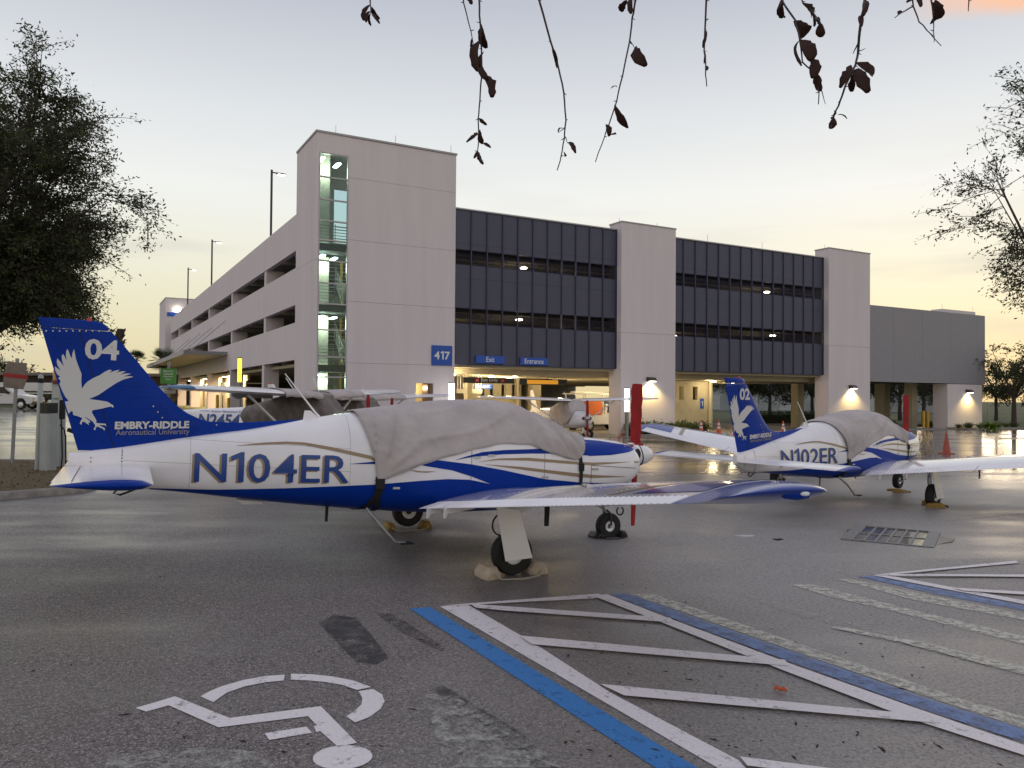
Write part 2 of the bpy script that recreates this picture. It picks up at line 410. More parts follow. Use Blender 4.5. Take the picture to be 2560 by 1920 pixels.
mat('yellow_paint', (0.62, 0.36, 0.03), 0.5, var=0.15)
mat('orange_cone', (0.75, 0.09, 0.02), 0.55, var=0.15, vscale=9)
mat('faded_cone', (0.42, 0.09, 0.055), 0.65, var=0.2, vscale=9)
mat('mulch', (0.14, 0.080, 0.034), 0.95, var=0.55, vscale=16, bump=0.9, bscale=45, col2=(0.03, 0.035, 0.012))
mat('grass_ground', (0.060, 0.082, 0.028), 0.95, var=0.4, vscale=0.8, bump=0.8, bscale=22, col2=(0.08, 0.075, 0.03))
mat('bark', (0.070, 0.052, 0.042), 0.9, var=0.35, vscale=9, bump=0.6, bscale=30)
mat('twig_bark', (0.085, 0.065, 0.075), 0.85, var=0.3, vscale=60)
leafmat('oak_leaf', (0.026, 0.034, 0.014), (0.085, 0.092, 0.034))
leafmat('oak_leaf_far', (0.030, 0.040, 0.018), (0.075, 0.085, 0.035))
leafmat('shrub_leaf', (0.035, 0.055, 0.016), (0.10, 0.13, 0.035))
leafmat('palm_leaf', (0.035, 0.050, 0.020), (0.08, 0.09, 0.04))
leafmat('dead_leaf', (0.045, 0.020, 0.015), (0.085, 0.036, 0.026), tr=0.35)
mat('lamp_white', (1, 1, 1), 0.5, emit=((1.0, 0.93, 0.74), 14.0))
mat('lamp_tube', (1, 1, 1), 0.5, emit=((0.93, 1.0, 0.88), 9.0))
mat('lamp_pylon', (1, 1, 1), 0.5, emit=((1.0, 0.99, 0.94), 3.5))
mat('lamp_yellow', (1, 0.8, 0.1), 0.5, emit=((1.0, 0.80, 0.06), 1.6))
mat('lamp_amber', (1, 0.5, 0.05), 0.3, emit=((1.0, 0.62, 0.12), 1.2))
mat('led_amber', (0.3, 0.12, 0.01), 0.5, emit=((1.0, 0.42, 0.03), 0.55))
glass('stair_glass', (0.70, 0.85, 0.88), 0.02, 0.6)
glass('van_glass', (0.10, 0.12, 0.13), 0.02, 0.9)

# ================================================================ SETTING: ground
def sheet(name, xs, ys, dz, m):
    vs = [(x, y, gz(x, y) + dz) for y in ys for x in xs]; n = len(xs)
    fs = [(j * n + i, j * n + i + 1, (j + 1) * n + i + 1, (j + 1) * n + i) for j in range(len(ys) - 1) for i in range(n - 1)]
    me = bpy.data.meshes.new(name); me.from_pydata(vs, [], fs); me.update()
    for p in me.polygons: p.use_smooth = True
    return struct(mkobj(name, me, m))
def steps(a, b, s): return list(np.arange(a, b + 1e-6, s))
sheet('ground', [-900, -400, -150] + steps(-90, 90, 6) + [150, 400, 900], [-60, -20] + steps(0, 90, 3) + [120, 200, 400, 1600], -0.05, MATS['grass_ground'])
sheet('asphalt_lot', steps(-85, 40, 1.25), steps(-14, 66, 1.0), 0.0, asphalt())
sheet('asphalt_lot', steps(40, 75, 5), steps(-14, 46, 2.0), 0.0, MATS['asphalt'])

def flat_on_ground(name, poly, dz, m, step=0.5, kind=True):
    """poly: ground points (x, y) -> sheet following the ground"""
    o = decal(name, poly, [tuple(range(len(poly)))], lambda a, b: Vector((a, b, gz(a, b) + dz)), m, None, step, False)
    me = o.data
    bm = bmesh.new(); bm.from_mesh(me); bmesh.ops.recalc_face_normals(bm, faces=bm.faces)
    for f in bm.faces:
        if f.normal.z < 0: f.normal_flip()
    bm.to_mesh(me); bm.free()
    return struct(o) if kind else o
def gp(*pts): return [(lambda P: (P.x, P.y))(G(*p)) for p in pts]
def stripe(name, pts, w, dz, m):
    """constant-width painted line through pixel points on the ground"""
    P = [Vector(p) for p in gp(*pts)]; L_, R_ = [], []
    for i, p in enumerate(P):
        t = (P[min(i + 1, len(P) - 1)] - P[max(i - 1, 0)]).normalized(); nn = Vector((-t.y, t.x))
        L_.append(tuple(p + nn * w / 2)); R_.append(tuple(p - nn * w / 2))
    return flat_on_ground(name, L_ + R_[::-1], dz, m)
worn('line_white', (0.76, 0.70, 0.72), 0.86, soft=0.12)
worn('line_old', (0.56, 0.54, 0.47), 0.60, sc=14, soft=0.15)
worn('line_faint', (0.46, 0.45, 0.41), 0.34, sc=9, soft=0.16)
worn('line_blue', (0.030, 0.185, 0.50), 0.84, soft=0.12)
worn('line_blue_old', (0.14, 0.215, 0.43), 0.70, sc=9, soft=0.2)
worn('tar', (0.030, 0.028, 0.030), 0.50, sc=7, rough=0.55, soft=0.2)
W0, B0, O0 = MATS['line_white'], MATS['line_blue'], MATS['line_old']
flat_on_ground('parking_line', gp((1024, 1522), (1076, 1519), (1745, 1922), (1640, 1922)), 0.004, B0)
flat_on_ground('parking_line', gp((1100, 1517), (1168, 1512), (1330, 1606), (1530, 1735), (1846, 1902), (1865, 1922), (1795, 1922)), 0.004, W0)
flat_on_ground('parking_line', gp((1102, 1516), (1495, 1486), (1520, 1496), (1172, 1514.5)), 0.0085, W0)
flat_on_ground('parking_line', gp((1480, 1492), (1519, 1489), (1690, 1556), (1985, 1667), (2300, 1779), (2570, 1872), (2570, 1897), (2270, 1800), (1960, 1681), (1660, 1562)), 0.013, W0)
flat_on_ground('parking_line', gp((1522, 1487), (1566, 1484), (1740, 1547), (2050, 1655), (2350, 1760), (2570, 1830), (2570, 1862), (2310, 1777), (1995, 1664), (1700, 1555)), 0.008, MATS['line_blue_old'])
flat_on_ground('parking_line', gp((1572, 1485), (1640, 1488), (1850, 1560), (2160, 1665), (2400, 1748), (2570, 1796), (2570, 1826), (2360, 1757), (2060, 1655), (1750, 1546)), 0.004, O0)
for q in (((1176, 1514), (1260, 1520), (1676, 1549), (1684, 1561), (1260, 1531), (1190, 1524)),
          ((1298, 1594), (1962, 1655), (1975, 1671), (1330, 1616)),
          ((1500, 1716), (2318, 1795), (2345, 1815), (1560, 1745)),
          ((1850, 1899), (2200, 1945), (2200, 1962), (1868, 1922))):
    flat_on_ground('parking_line', gp(*q), 0.017, W0)
flat_on_ground('parking_line', gp((1795, 1468), (1990, 1524), (2180, 1570), (2570, 1668), (2570, 1690), (2150, 1580), (1960, 1530)), 0.004, MATS['line_faint'])
flat_on_ground('parking_line', gp((2085, 1566), (2300, 1606), (2570, 1672), (2570, 1692), (2260, 1610), (2080, 1572)), 0.008, O0)
flat_on_ground('parking_line', gp((1975, 1462), (2030, 1462), (2290, 1528), (2570, 1594), (2570, 1614), (2230, 1528), (2080, 1494)), 0.004, O0)
flat_on_ground('parking_line', gp((2090, 1448), (2120, 1448), (2570, 1540), (2570, 1553), (2280, 1500)), 0.004, O0)
flat_on_ground('parking_line', gp((2141, 1441), (2178, 1440), (2570, 1516), (2570, 1530), (2330, 1484)), 0.004, MATS['line_blue_old'])
flat_on_ground('parking_line', gp((2183, 1440), (2215, 1439), (2570, 1505), (2570, 1514)), 0.008, W0)
flat_on_ground('parking_line', gp((2183, 1440), (2541, 1404), (2545, 1410), (2216, 1440)), 0.0125, W0)
flat_on_ground('parking_line', gp((2216, 1439), (2570, 1440), (2570, 1446), (2230, 1443)), 0.017, W0)
flat_on_ground('parking_line', gp((2380, 1473), (2570, 1484), (2570, 1491), (2410, 1481)), 0.017, W0)
flat_on_ground('parking_line', gp((2360, 1302), (2570, 1280), (2570, 1285), (2365, 1305)), 0.004, MATS['line_faint'])
# worn remains of older paint and tar on the near bays
flat_on_ground('tar_patch', gp((797, 1557), (835, 1538), (890, 1545), (930, 1590), (972, 1645), (940, 1662), (890, 1655), (845, 1610)), 0.004, MATS['tar'])
flat_on_ground('tar_patch', gp((940, 1535), (985, 1536), (1115, 1622), (1105, 1630), (1010, 1585)), 0.004, worn('tar_thin', (0.04, 0.036, 0.038), 0.36, sc=9, soft=0.2))
flat_on_ground('tar_patch', gp((1075, 1720), (1110, 1716), (1300, 1830), (1400, 1922), (1340, 1922), (1210, 1815)), 0.004, MATS['tar_thin'])
flat_on_ground('parking_line', gp((1060, 1735), (1140, 1745), (1330, 1860), (1400, 1922), (1120, 1922), (1090, 1850)), 0.0075, MATS['line_faint'])
flat_on_ground('parking_line', gp((270, 1890), (470, 1868), (640, 1880), (700, 1925), (260, 1925)), 0.004, MATS['line_faint'])
# wheelchair symbol, eight painted pieces of one stencil
zs = lambda *pts: gp(*[(300 + a / 2.212, 1480 + b / 2.212) for a, b in pts])
sym = bpy.data.objects.new('wheelchair_symbol', None); COL.objects.link(sym); struct(sym)
for q in (((445, 580), (500, 550), (560, 525), (680, 490), (800, 468), (912, 460), (905, 492), (800, 503), (690, 525), (590, 560), (515, 613)),
          ((945, 455), (1060, 458), (1180, 470), (1290, 493), (1390, 528), (1310, 545), (1230, 517), (1130, 500), (1040, 492), (945, 488)),
          ((1320, 552), (1400, 540), (1450, 570), (1463, 610), (1440, 650), (1380, 695), (1300, 725), (1250, 690), (1300, 660), (1335, 625), (1340, 590)),
          ((85, 645), (305, 580), (605, 700), (1110, 635), (1165, 690), (1310, 838), (1205, 860), (1108, 773), (1085, 778), (1072, 745), (1088, 741), (1040, 690), (600, 745), (545, 752), (270, 630), (145, 665)),
          ((800, 785), (1030, 748), (1062, 782), (825, 822)),
          tuple((1231 + 165 * math.cos(a), 918 + 66 * math.sin(a) - .05 * 165 * math.cos(a)) for a in np.linspace(0, 6.283, 33)[:-1])):
    o = flat_on_ground('painted_stroke', zs(*q), 0.004, W0, kind=False); o.parent = sym
# dirt and crumbs on the asphalt
mb = MB(); rd = random.Random(3)
for i in range(230):
    px, py = rd.uniform(0, 2560), 1400 + 520 * rd.random() ** 0.8
    if rd.random() < 0.6: px = rd.uniform(1400, 2400); py = rd.uniform(1560, 1900)
    P = G(px, py); s_ = rd.uniform(0.005, 0.012) * (1.0 if rd.random() < 0.8 else 1.6); a = rd.uniform(0, 6.28)
    c, q = math.cos(a), math.sin(a); l = s_ * rd.choice((1, 1, 1.4, 3.0)); h = s_ * 0.55
    mb.add([P + Vector(w) for w in ((-l * c, -l * q, 0.001), (s_ * .6 * q, -s_ * .6 * c, 0.001), (l * c, l * q, 0.001), (-s_ * .6 * q, s_ * .6 * c, 0.001), (l * .2, 0, h))], [(0, 1, 4), (1, 2, 4), (2, 3, 4), (3, 0, 4)])
tag(stuff(mb.obj('leaf_litter', mat('crumbs', (0.035, 0.022, 0.018), 0.9))), 'dark acorn crumbs and leaf bits scattered over the asphalt', 'litter')
P = G(1952, 1730); mb = MB()
mb.tube([P + Vector(w) for w in ((-.035, .02, .012), (-.02, .012, .028), (-.002, .0, .016), (.014, -.006, .026), (.036, -.012, .012))], [.006, .013, .010, .015, .006], 8)
mb.tube([P + Vector(w) for w in ((-.03, .03, .008), (-.028, .01, .03), (-.034, -.004, .012))], [.005, .008, .004], 6)
tag(mb.obj('crumpled_leaf', mat('orange_leaf', (0.55, 0.10, 0.03), 0.7, bump=0.4, bscale=90), smooth=60), 'small curled orange leaf lying on the faded blue line', 'leaf')

# storm drain: frame, grate bars and wet stone rim (set in the asphalt)
drc = [G(2136, 1320), G(2345, 1337), G(2332, 1372), G(2116, 1349)]
ctr = (drc[0] + drc[1] + drc[2] + drc[3]) / 4
ang = math.atan2((drc[1] - drc[0]).y, (drc[1] - drc[0]).x)
ux = (drc[1] - drc[0]); LX = 1.62; LY = 0.86
ax = ang
sdr = thing('storm_drain', 'rectangular steel storm drain grate set in the wet asphalt at right', 'drain', (ctr.x, ctr.y, ctr.z + .014), ax)
fr = MB(); LX2, LY2 = 0.42, 0.66
mat('grate_steel', (0.22, 0.21, 0.21), 0.5, metal=0.3, var=0.3, vscale=20)
for a, b, c, d in ((-LX2 - .15, -LX2, -LY2 - .05, LY2 + .05), (LX2, LX2 + .15, -LY2 - .05, LY2 + .05), (-LX2, LX2, -LY2 - .05, -LY2), (-LX2, LX2, LY2, LY2 + .05)):
    fr.box(a, b, c, d, -0.02, 0.022)
fr.obj('frame', 'grate_steel', sdr, bevel=0.006)
for k in range(5): MB().box(-LX2 + (k + 1) * .84 / 6 - .014, -LX2 + (k + 1) * .84 / 6 + .014, -LY2, LY2, -0.03, 0.016).obj('grate_bar', 'grate_steel', sdr)
MB().box(-LX2, LX2, -.03, .03, -0.03, 0.014).obj('grate_bar', 'grate_steel', sdr)
MB().box(-LX2, LX2, -LY2, LY2, -0.01, 0.006).obj('sump', mat('sump_water', (0.02, 0.02, 0.02), 0.1), sdr)
rim = []
for k in range(22):
    a = k * 2 * math.pi / 22; rr_ = 1 + .10 * math.sin(a * 3 + 1) + .06 * math.sin(a * 7)
    rim.append((math.cos(a) * .66 * rr_ + .03, math.sin(a) * 0.84 * rr_))
MB().prism(rim, -0.02, 0.003, 'xy').obj('tar_rim', mat('tar_rim', (0.030, 0.022, 0.022), 0.3, var=0.5, vscale=9), sdr)

mat('puddle_water', (0.03, 0.028, 0.028), 0.03)
for px, py, w_, h_ in ((1865, 1340, 26, 2.6), (1944, 1349, 13, 2.4)):
    flat_on_ground('puddle', gp(*[(px + w_ * math.cos(a) * (1 + .25 * math.sin(a * 3 + px)), py + h_ * math.sin(a) * (1 + .2 * math.sin(a * 5))) for a in np.linspace(0, 6.283, 22)[:-1]]), 0.003, MATS['puddle_water'])
# planting island with kerb on the left
isl = [(-9.75, 12.5), (-9.05, 13.95), (-8.62, 14.85), (-8.42, 15.5), (-8.55, 16.2), (-9.1, 17.2), (-11.0, 21.2), (-11.8, 22.3), (-13.2, 22.9), (-19, 22.9), (-19, 12.5)]
def inset(poly, d):
    out = []; n = len(poly)
    for i in range(n):
        a, b, c = Vector(poly[i - 1]), Vector(poly[i]), Vector(poly[(i + 1) % n])
        t = ((b - a).normalized() + (c - b).normalized()).normalized(); nn = Vector((-t.y, t.x)); out.append(tuple(b + nn * d))
    return out
ins = inset(isl, 0.16); rings = []
for q, dz in ((isl, -0.05), (isl, 0.10), (inset(isl, 0.04), 0.14), (ins, 0.14), (ins, -0.02)):
    rings.append([(a, b, gz(a, b) + dz) for a, b in q])
struct(MB().loft(rings, caps=False).obj('kerb', 'kerb_concrete', smooth=50))
flat_on_ground('planting_bed', ins, 0.10, MATS['mulch'], step=0.6)
mb = MB(); rd = random.Random(5)
for i in range(2600):
    x, y = rd.uniform(-15, -8.7), rd.uniform(13.2, 22.5)
    t = (x + 8.5) / (-6.5)
    if x > -9.0 - abs(y - 15.4) * 0.48: continue
    s_ = rd.uniform(.012, .04); a = rd.uniform(0, 6.3); z = gz(x, y) + .105
    c, q = math.cos(a) * s_, math.sin(a) * s_
    mb.add([(x - c, y - q, z), (x + q * .5, y - c * .5, z + rd.uniform(0, .02)), (x + c, y + q, z + rd.uniform(.0, .035)), (x - q * .5, y + c * .5, z + .004)], [(0, 1, 2, 3)])
tag(stuff(mb.obj('mulch_chips', leafmat('chip', (0.06, 0.035, 0.016), (0.22, 0.12, 0.05), tr=0.0))), 'loose brown mulch and dry leaves on the planting island', 'mulch')

# ================================================================ PARKING GARAGE
GA = R(28.8); GC = Vector((-9.86, 39.02, 0)); ZB = -0.45
GU = Vector((math.cos(GA), math.sin(GA), 0)); GV = Vector((-math.sin(GA), math.cos(GA), 0))
def GW(s, t, z): return GC + GU * s + GV * t + Vector((0, 0, z))
gar = thing('parking_garage', 'three storey white concrete parking garage with glazed stair tower and dark metal screens', 'parking garage', (GC.x, GC.y, ZB), GA)
def gb(name, m, s0, s1, t0, t1, z0, z1, bevel=0.0, par=None):
    return MB().box(s0, s1, t0, t1, z0 - ZB, z1 - ZB).obj(name, m, par or gar, bevel=bevel)
CW, CG, CT = 'concrete_white', 'concrete_grey', 'concrete_tan'
J = 0.012
# --- stair tower
mat('sheet_black', (0.02, 0.02, 0.022), 0.8); mat('concrete_shaded', (0.10, 0.095, 0.09), 0.9, var=.2)  # second material: darkened copy of the concrete, interior shade put into its colour
rows = [ZB, 3.53, 6.67, 9.81, 12.99, 15.05]
for a, b in zip(rows[:-1], rows[1:]):
    if a == ZB:
        for s0, s1, z0, z1 in ((1.66, 5.44, ZB, b - J), (6.46, 7.66, ZB, b - J), (5.44, 6.46, 2.55, b - J)):
            gb('wall_panel', CW, s0, s1, 0, 0.25, z0, z1)
    else: gb('wall_panel', CW, 1.66, 7.66, 0, 0.25, a, b - J)
gb('wall_panel', CW, 0.0, 0.13, 0, 0.25, ZB, 8.66 - J); gb('wall_panel', CW, 0.0, 0.13, 0, 0.25, 8.66, 15.05)
gb('wall_panel', CW, 0.13, 1.66, 0, 0.25, 14.08, 15.05)
gb('wall_panel', CW, 0.0, 0.25, 0.252, 4.1, ZB, 8.68 - J); gb('wall_panel', CW, 0.0, 0.25, 0.252, 4.1, 8.68, 15.05)
gb('wall_panel', CW, 7.41, 7.66, 0.252, 4.1, ZB, 15.05)
for s0, s1, z0, z1 in ((0.252, 2.02, ZB, 15.05), (3.5, 7.408, ZB, 15.05), (2.02, 3.5, ZB, 10.0), (2.02, 3.5, 13.35, 15.05)):
    gb('back_wall', CG, s0, s1, 3.9, 4.1, z0, z1)
for z0, z1 in ((ZB, 3.04), (3.41, 6.09), (6.46, 9.19), (9.56, 14.8)): gb('stair_pier', mat('concrete_pale', (0.52, 0.50, 0.43), 0.9, var=.12, vscale=1.5), 0.26, 1.30, 2.2, 2.45, z0, z1)
for z in (4.35, 7.5):
    gb('louvre_back', 'sheet_black', 1.75, 3.2, 3.80, 3.88, z, z + 1.55)
    for k in range(7): gb('louvre_bar', 'frame_alu', 1.75, 3.2, 3.70, 3.79, z + .08 + k * .22, z + .13 + k * .22)
gb('standpipe', 'yellow_paint', 2.25, 2.36, 3.3, 3.41, ZB, 9.2)
gb('stair_wall', CG, 4.6, 4.8, 0.252, 3.898, ZB, 14.9)
gb('tower_roof', CG, 0.1, 7.5, 0.1, 4.0, 14.86, 15.0)
cp = MB(); cp.box(-.05, 7.71, -.05, 0.27, 15.055, 15.15); cp.box(-.05, .27, .272, 4.12, 15.055, 15.15); cp.box(7.4, 7.71, .272, 4.12, 15.055, 15.15); cp.box(.272, 7.398, 3.85, 4.12, 15.055, 15.15)
for v in range(len(cp.v)): cp.v[v] = (cp.v[v][0], cp.v[v][1], cp.v[v][2] - ZB)
cp.obj('coping', 'coping', gar)
# door in the tower, standing open to a lit lobby
gb('door_lining', mat('warm_wall', (0.55, 0.45, 0.27), 0.7), 5.47, 6.43, 1.55, 1.6, ZB, 2.6)
gb('door_frame', 'frame_alu', 6.40, 6.46, -0.02, 0.2, ZB, 2.55); gb('door_leaf', mat('door_dark', (0.10, 0.05, 0.04), 0.5), 6.12, 6.24, 0.05, 0.75, ZB, 2.5)
# window strip
win = bpy.data.objects.new('window', None); COL.objects.link(win); win.parent = gar; win.location = (0, 0, -ZB)
zr = [ZB, 0.55, 1.66, 2.78, 3.8, 5.15, 6.47, 7.5, 8.63, 9.67, 10.65, 11.72, 12.86, 14.05]
for z0, z1 in zip(zr[:-1], zr[1:]): MB().box(.19, 1.60, .06, .075, z0 + .035, z1 - .035).obj('pane', 'stair_glass', win)
for z in zr: MB().box(.19, 1.60, .01, .11, z - .034, z + .034).obj('mullion', 'frame_alu', win)
for a, b in ((.132, .19), (1.60, 1.658)): MB().box(a, b, -.012, .13, ZB, 14.078).obj('jamb', 'frame_alu', win)
# floors, stair flights and railings inside the tower
for z in (-0.4, 3.05, 6.1, 9.2):
    gb('landing', 'concrete_shaded', 0.26, 4.59, 0.3 if z > 0 else 0.26, 1.35, z, z + 0.35)  # dark landings: shade on the slab edges put into the colour
    gb('landing', 'concrete_shaded', 0.26, 4.59, 3.1, 3.88, z, z + 0.35)
for z in (-0.05, 3.4, 6.45):
    for k in range(9):
        gb('stair_tread', CG, 1.9, 3.2, 1.36 + k * .19, 1.56 + k * .19, z + k * .17, z + k * .17 + .19)
        gb('stair_tread', CG, 3.25, 4.55, 3.08 - k * .19, 3.28 - k * .19, z + 1.6 + k * .17, z + 1.6 + k * .17 + .19)
rail = MB()
def seg(a, b, r_=0.02): rail.tube([Vector(a) - Vector((0, 0, ZB)), Vector(b) - Vector((0, 0, ZB))], r_, 6)
for z in (3.4, 6.45, 9.55):
    for k in range(6): seg((.3, .42, z + .15 + k * .16), (4.5, .42, z + .15 + k * .16), .014)
    for s in (.3, 1.1, 1.75, 3.0): seg((s, .42, z), (s, .42, z + 1.05))
for z in (-.05, 3.4, 6.45):
    for h in (.45, .7, .95): seg((1.88, 1.4, z + h), (1.88, 3.0, z + 1.5 + h)); seg((3.22, 3.0, z + 1.6 + h), (3.22, 1.4, z + 3.1 + h))
    for k in range(5): seg((1.88, 1.4 + k * .4, z + k * .37), (1.88, 1.4 + k * .4, z + .95 + k * .37))
for k in range(8): seg((2.05, 3.86, 10.1 + k * .16), (3.48, 3.86, 10.1 + k * .16), .018)
rail.obj('railing', 'galvanized', gar)
for s, t, z in ((0.5, 1.0, 13.95), (1.5, 1.6, 13.95), (0.55, .9, 8.95), (1.35, 1.5, 8.97), (0.55, .9, 5.85), (1.35, 1.5, 5.87), (2.7, 2.6, 8.3), (0.6, 1.0, 2.85)):
    gb('strip_light', 'lamp_tube', s - .1, s + .1, t - .42, t + .42, z, z + .07)
# --- white pillars of the long facade
for s0, s1, zt, zs_ in ((18.63, 22.9, 12.6, 5.86), (37.2, 41.75, 12.82, 5.79)):
    gb('pillar', CW, s0, s1, -.32, .9, ZB, zs_ - J); gb('pillar', CW, s0, s1, -.32, .9, zs_, zt)
    gb('coping', 'coping', s0 - .04, s1 + .04, -.36, .94, zt + .002, zt + .07)
gb('pillar', CW, 51.9, 56.7, .05, 1.3, ZB, 3.2); gb('parapet', CW, 52.1, 56.7, .6, 1.6, 9.09, 9.42)
# --- dark metal screens, one panel at a time
def screens(s0, s1, n):
    w = (s1 - s0) / n
    meshes = {}
    for z0, z1 in ((10.30, 12.14), (9.99, 10.28), (8.39, 9.10), (6.76, 8.37), (3.66, 5.84)):
        me = MB().box(.03, w - .03, .18, .215, z0 - ZB, z1 - ZB)
        me = me.mesh('screen_panel')
        for i in range(n):
            o = mkobj('screen_panel', me, 'screen_metal', gar); o.location = (s0 + i * w, 0, 0)
    fm = MB().box(-.03, .03, .11, .225, 3.64 - ZB, 12.16 - ZB).mesh('mullion')
    for i in range(n + 1):
        o = mkobj('mullion', fm, 'screen_fin', gar); o.location = (s0 + i * w, 0, 0)
    for z in (3.63, 5.85, 6.75, 8.375, 9.11, 9.98, 10.29, 12.15): gb('rail', 'screen_fin', s0, s1, .19, .26, z - .025, z + .025)
    rods = MB(); k = s0 + .06
    while k < s1:
        rods.box(k - .006, k + .006, .228, .240, 5.84 - ZB, 6.5 - ZB); rods.box(k - .006, k + .006, .228, .240, 9.1 - ZB, 9.75 - ZB); k += .11
    stuff(rods.obj('guard_rods', 'screen_fin', gar))
screens(7.70, 18.60, 11); screens(22.93, 37.17, 14)
for s0 in (18.598, 37.168): gb('shade_sheet', 'sheet_black', s0, s0 + .028, .29, .95, 3.7, 12.1)  # added black sheets over the pillar sides, standing in for shade behind the screens
gb('coping', 'frame_alu', 7.68, 18.61, .1, .4, 12.17, 12.24); gb('coping', 'frame_alu', 22.92, 37.18, .1, .4, 12.17, 12.24)
# --- grey panel block over the side drive
gs = [41.77, 44.97, 48.56, 52.25, 56.04, 57.1]
for a, b in zip(gs[:-1], gs[1:]): gb('cladding_panel', 'grey_panel', a + .008, b - .008, .02, .1, 3.24, 9.06)
gb('cladding_panel', 'grey_panel', 57.02, 57.1, .102, 8.0, 3.24, 9.06)
gb('soffit', mat('soffit_dark', (0.05, 0.05, 0.055), 0.8), 41.78, 57.0, .12, 8.0, 3.3, 3.4)
gb('roof_slab', CG, 41.78, 57.0, .12, 8.0, 8.6, 8.8)
gb('column', CT, 50.9, 51.6, 2.5, 3.2, ZB, 3.3); gb('column', CT, 52.2, 53.0, 6.0, 7.0, ZB, 3.3)
# --- floors of the garage
for z in (3.47, 7.0, 10.2):
    gb('deck', CT if z < 4 else CG, 0.6, 42.0, 4.15, 74.0, z, z + .18); gb('deck', CT if z < 4 else 'concrete_shaded', 7.7, 42.0, .45 if z < 4 else 1.2, 4.15, z, z + .18)  # tan ground ceiling has lamp warmth in its colour, upper decks darkened for shade
for z in (3.47, 7.0, 10.2):
    tee = MB().box(7.8, 41.9, -.12, .12, z - .34 - ZB, z - .004 - ZB).mesh('beam')
    for t in ((1.6, 4.4, 7.2, 10.0, 12.8, 16, 20, 24, 28, 33, 38, 44, 50) if z < 4 else (1.6, 5, 10, 16, 24)):
        o = mkobj('beam', tee, CT if z < 4 else 'concrete_shaded', gar); o.location = (0, t, 0)
gb('upper_back_wall', 'concrete_shaded', 8.0, 41.5, 17.9, 18.1, 3.7, 10.15); gb('upper_back_wall', 'concrete_shaded', 40.9, 41.0, 2.5, 17.8, 3.7, 9.0)
gb('wall', CG, 20, 42, 40.0, 40.2, ZB, 3.2); gb('wall', CG, 5, 20, 56, 56.2, ZB, 3.2)
# columns at ground level
for s, t in ((13.2, 13.2), (23.0, 18.0), (31.0, 7.0), (35.8, 13.0), (41.2, 6.0), (41.2, 18.0), (41.2, 30.0), (30, 30), (18.3, 9.5)):
    gb('column', CT, s - .35, s + .35, t - .35, t + .35, ZB, 3.12)
# lobby wall with slot openings seen through the entrance, and the one seen in the next bay
def slotted(t, s0, s1, slots):
    prev = s0
    for a, b in slots + [(s1, s1)]:
        gb('slot_wall', CT, prev, a, t, t + .25, ZB, 3.11)
        if b > a: gb('slot_wall', CT, a, b, t, t + .25, ZB, 1.75); gb('slot_wall', CT, a, b, t, t + .25, 2.72, 3.11)
        prev = b
slotted(10, 10.6, 17.5, [(14.3, 14.65), (15.0, 15.35), (15.9, 16.25), (16.75, 17.1)])
slotted(5.2, 25.6, 31.0, [(27.1, 27.5), (28.0, 28.45), (29.3, 29.75)])
gb('slot_wall', CT, 10.6, 10.85, 5.0, 9.99, ZB, 3.11)
gb('slot_wall', CT, 31.0, 31.25, 5.2, 9, ZB, 3.2)
gb('drain_pipe', mat('pale_pipe', (0.62, 0.55, 0.40), 0.6), 30.75, 30.9, 4.95, 5.1, ZB, 3.2); gb('drain_pipe', 'pale_pipe', 17.0, 17.16, 9.7, 9.86, ZB, 3.2)
# --- long left wall: spandrels and columns bay by bay
tb = [4.12, 13.1, 25.8, 38.5, 51.3, 64.0, 73.5]
for z0, z1 in ((3.8, 5.85), (6.83, 8.87), (9.83, 11.85)):
    for a, b in zip(tb[:-1], tb[1:]): gb('spandrel', CW, 0.12, 0.42, a + .008, b - .008, z0, z1)
for t in tb[1:]:
    for z0, z1 in ((5.852, 6.828), (8.872, 9.828)): gb('column', CW, 0.16, 1.3, t - .42, t + .15, z0, z1)
    gb('column', CW, 0.16, 1.1, t - .1, t + .55, ZB, 3.798)
for z in (3.8, 6.83, 9.83):
    tee = MB().box(.45, 9, -.15, .15, z - .1 - ZB, z + .45 - ZB).mesh('beam')
    for t in (6, 9, 16, 19.5, 23, 29, 33, 36, 42, 47): o = mkobj('beam', tee, CG, gar); o.location = (0, t, 0)
gb('inner_wall', CG, 9.0, 9.2, 4.2, 55, ZB, 9.4)
# lit storefront bays further down the wall
for a, b in ((26.6, 38.0), (39.2, 50.8), (52.0, 63.5)):
    gb('bay_lining', CT, 1.6, 1.8, a, b, 3.0, 3.79)
    n = 6; w = (b - a) / n
    for k in range(n): gb('bay_door', mat('bay_door_tan', (0.60, 0.50, 0.36), 0.6, var=0.08), 1.45, 1.55, a + k * w + .02, a + (k + 1) * w - .02, ZB, 2.98)
    for k in range(3): gb('bay_lamp', 'lamp_white', 1.05, 1.35, a + (k + .7) * (b - a) / 3.4 - .5, a + (k + .7) * (b - a) / 3.4 + .5, 3.45, 3.62)
# far stair tower
gb('far_tower', CW, -.5, 5.0, 74.0, 83.0, ZB, 14.6); gb('coping', 'coping', -.55, 5.05, 73.95, 83.05, 14.602, 14.7)
gb('far_sign', 'sign_blue', -.3, 2.0, 73.93, 73.995, 12.2, 12.75)
gb('far_lamp', 'lamp_white', .6, 1.3, 73.6, 73.99, 12.95, 13.2)
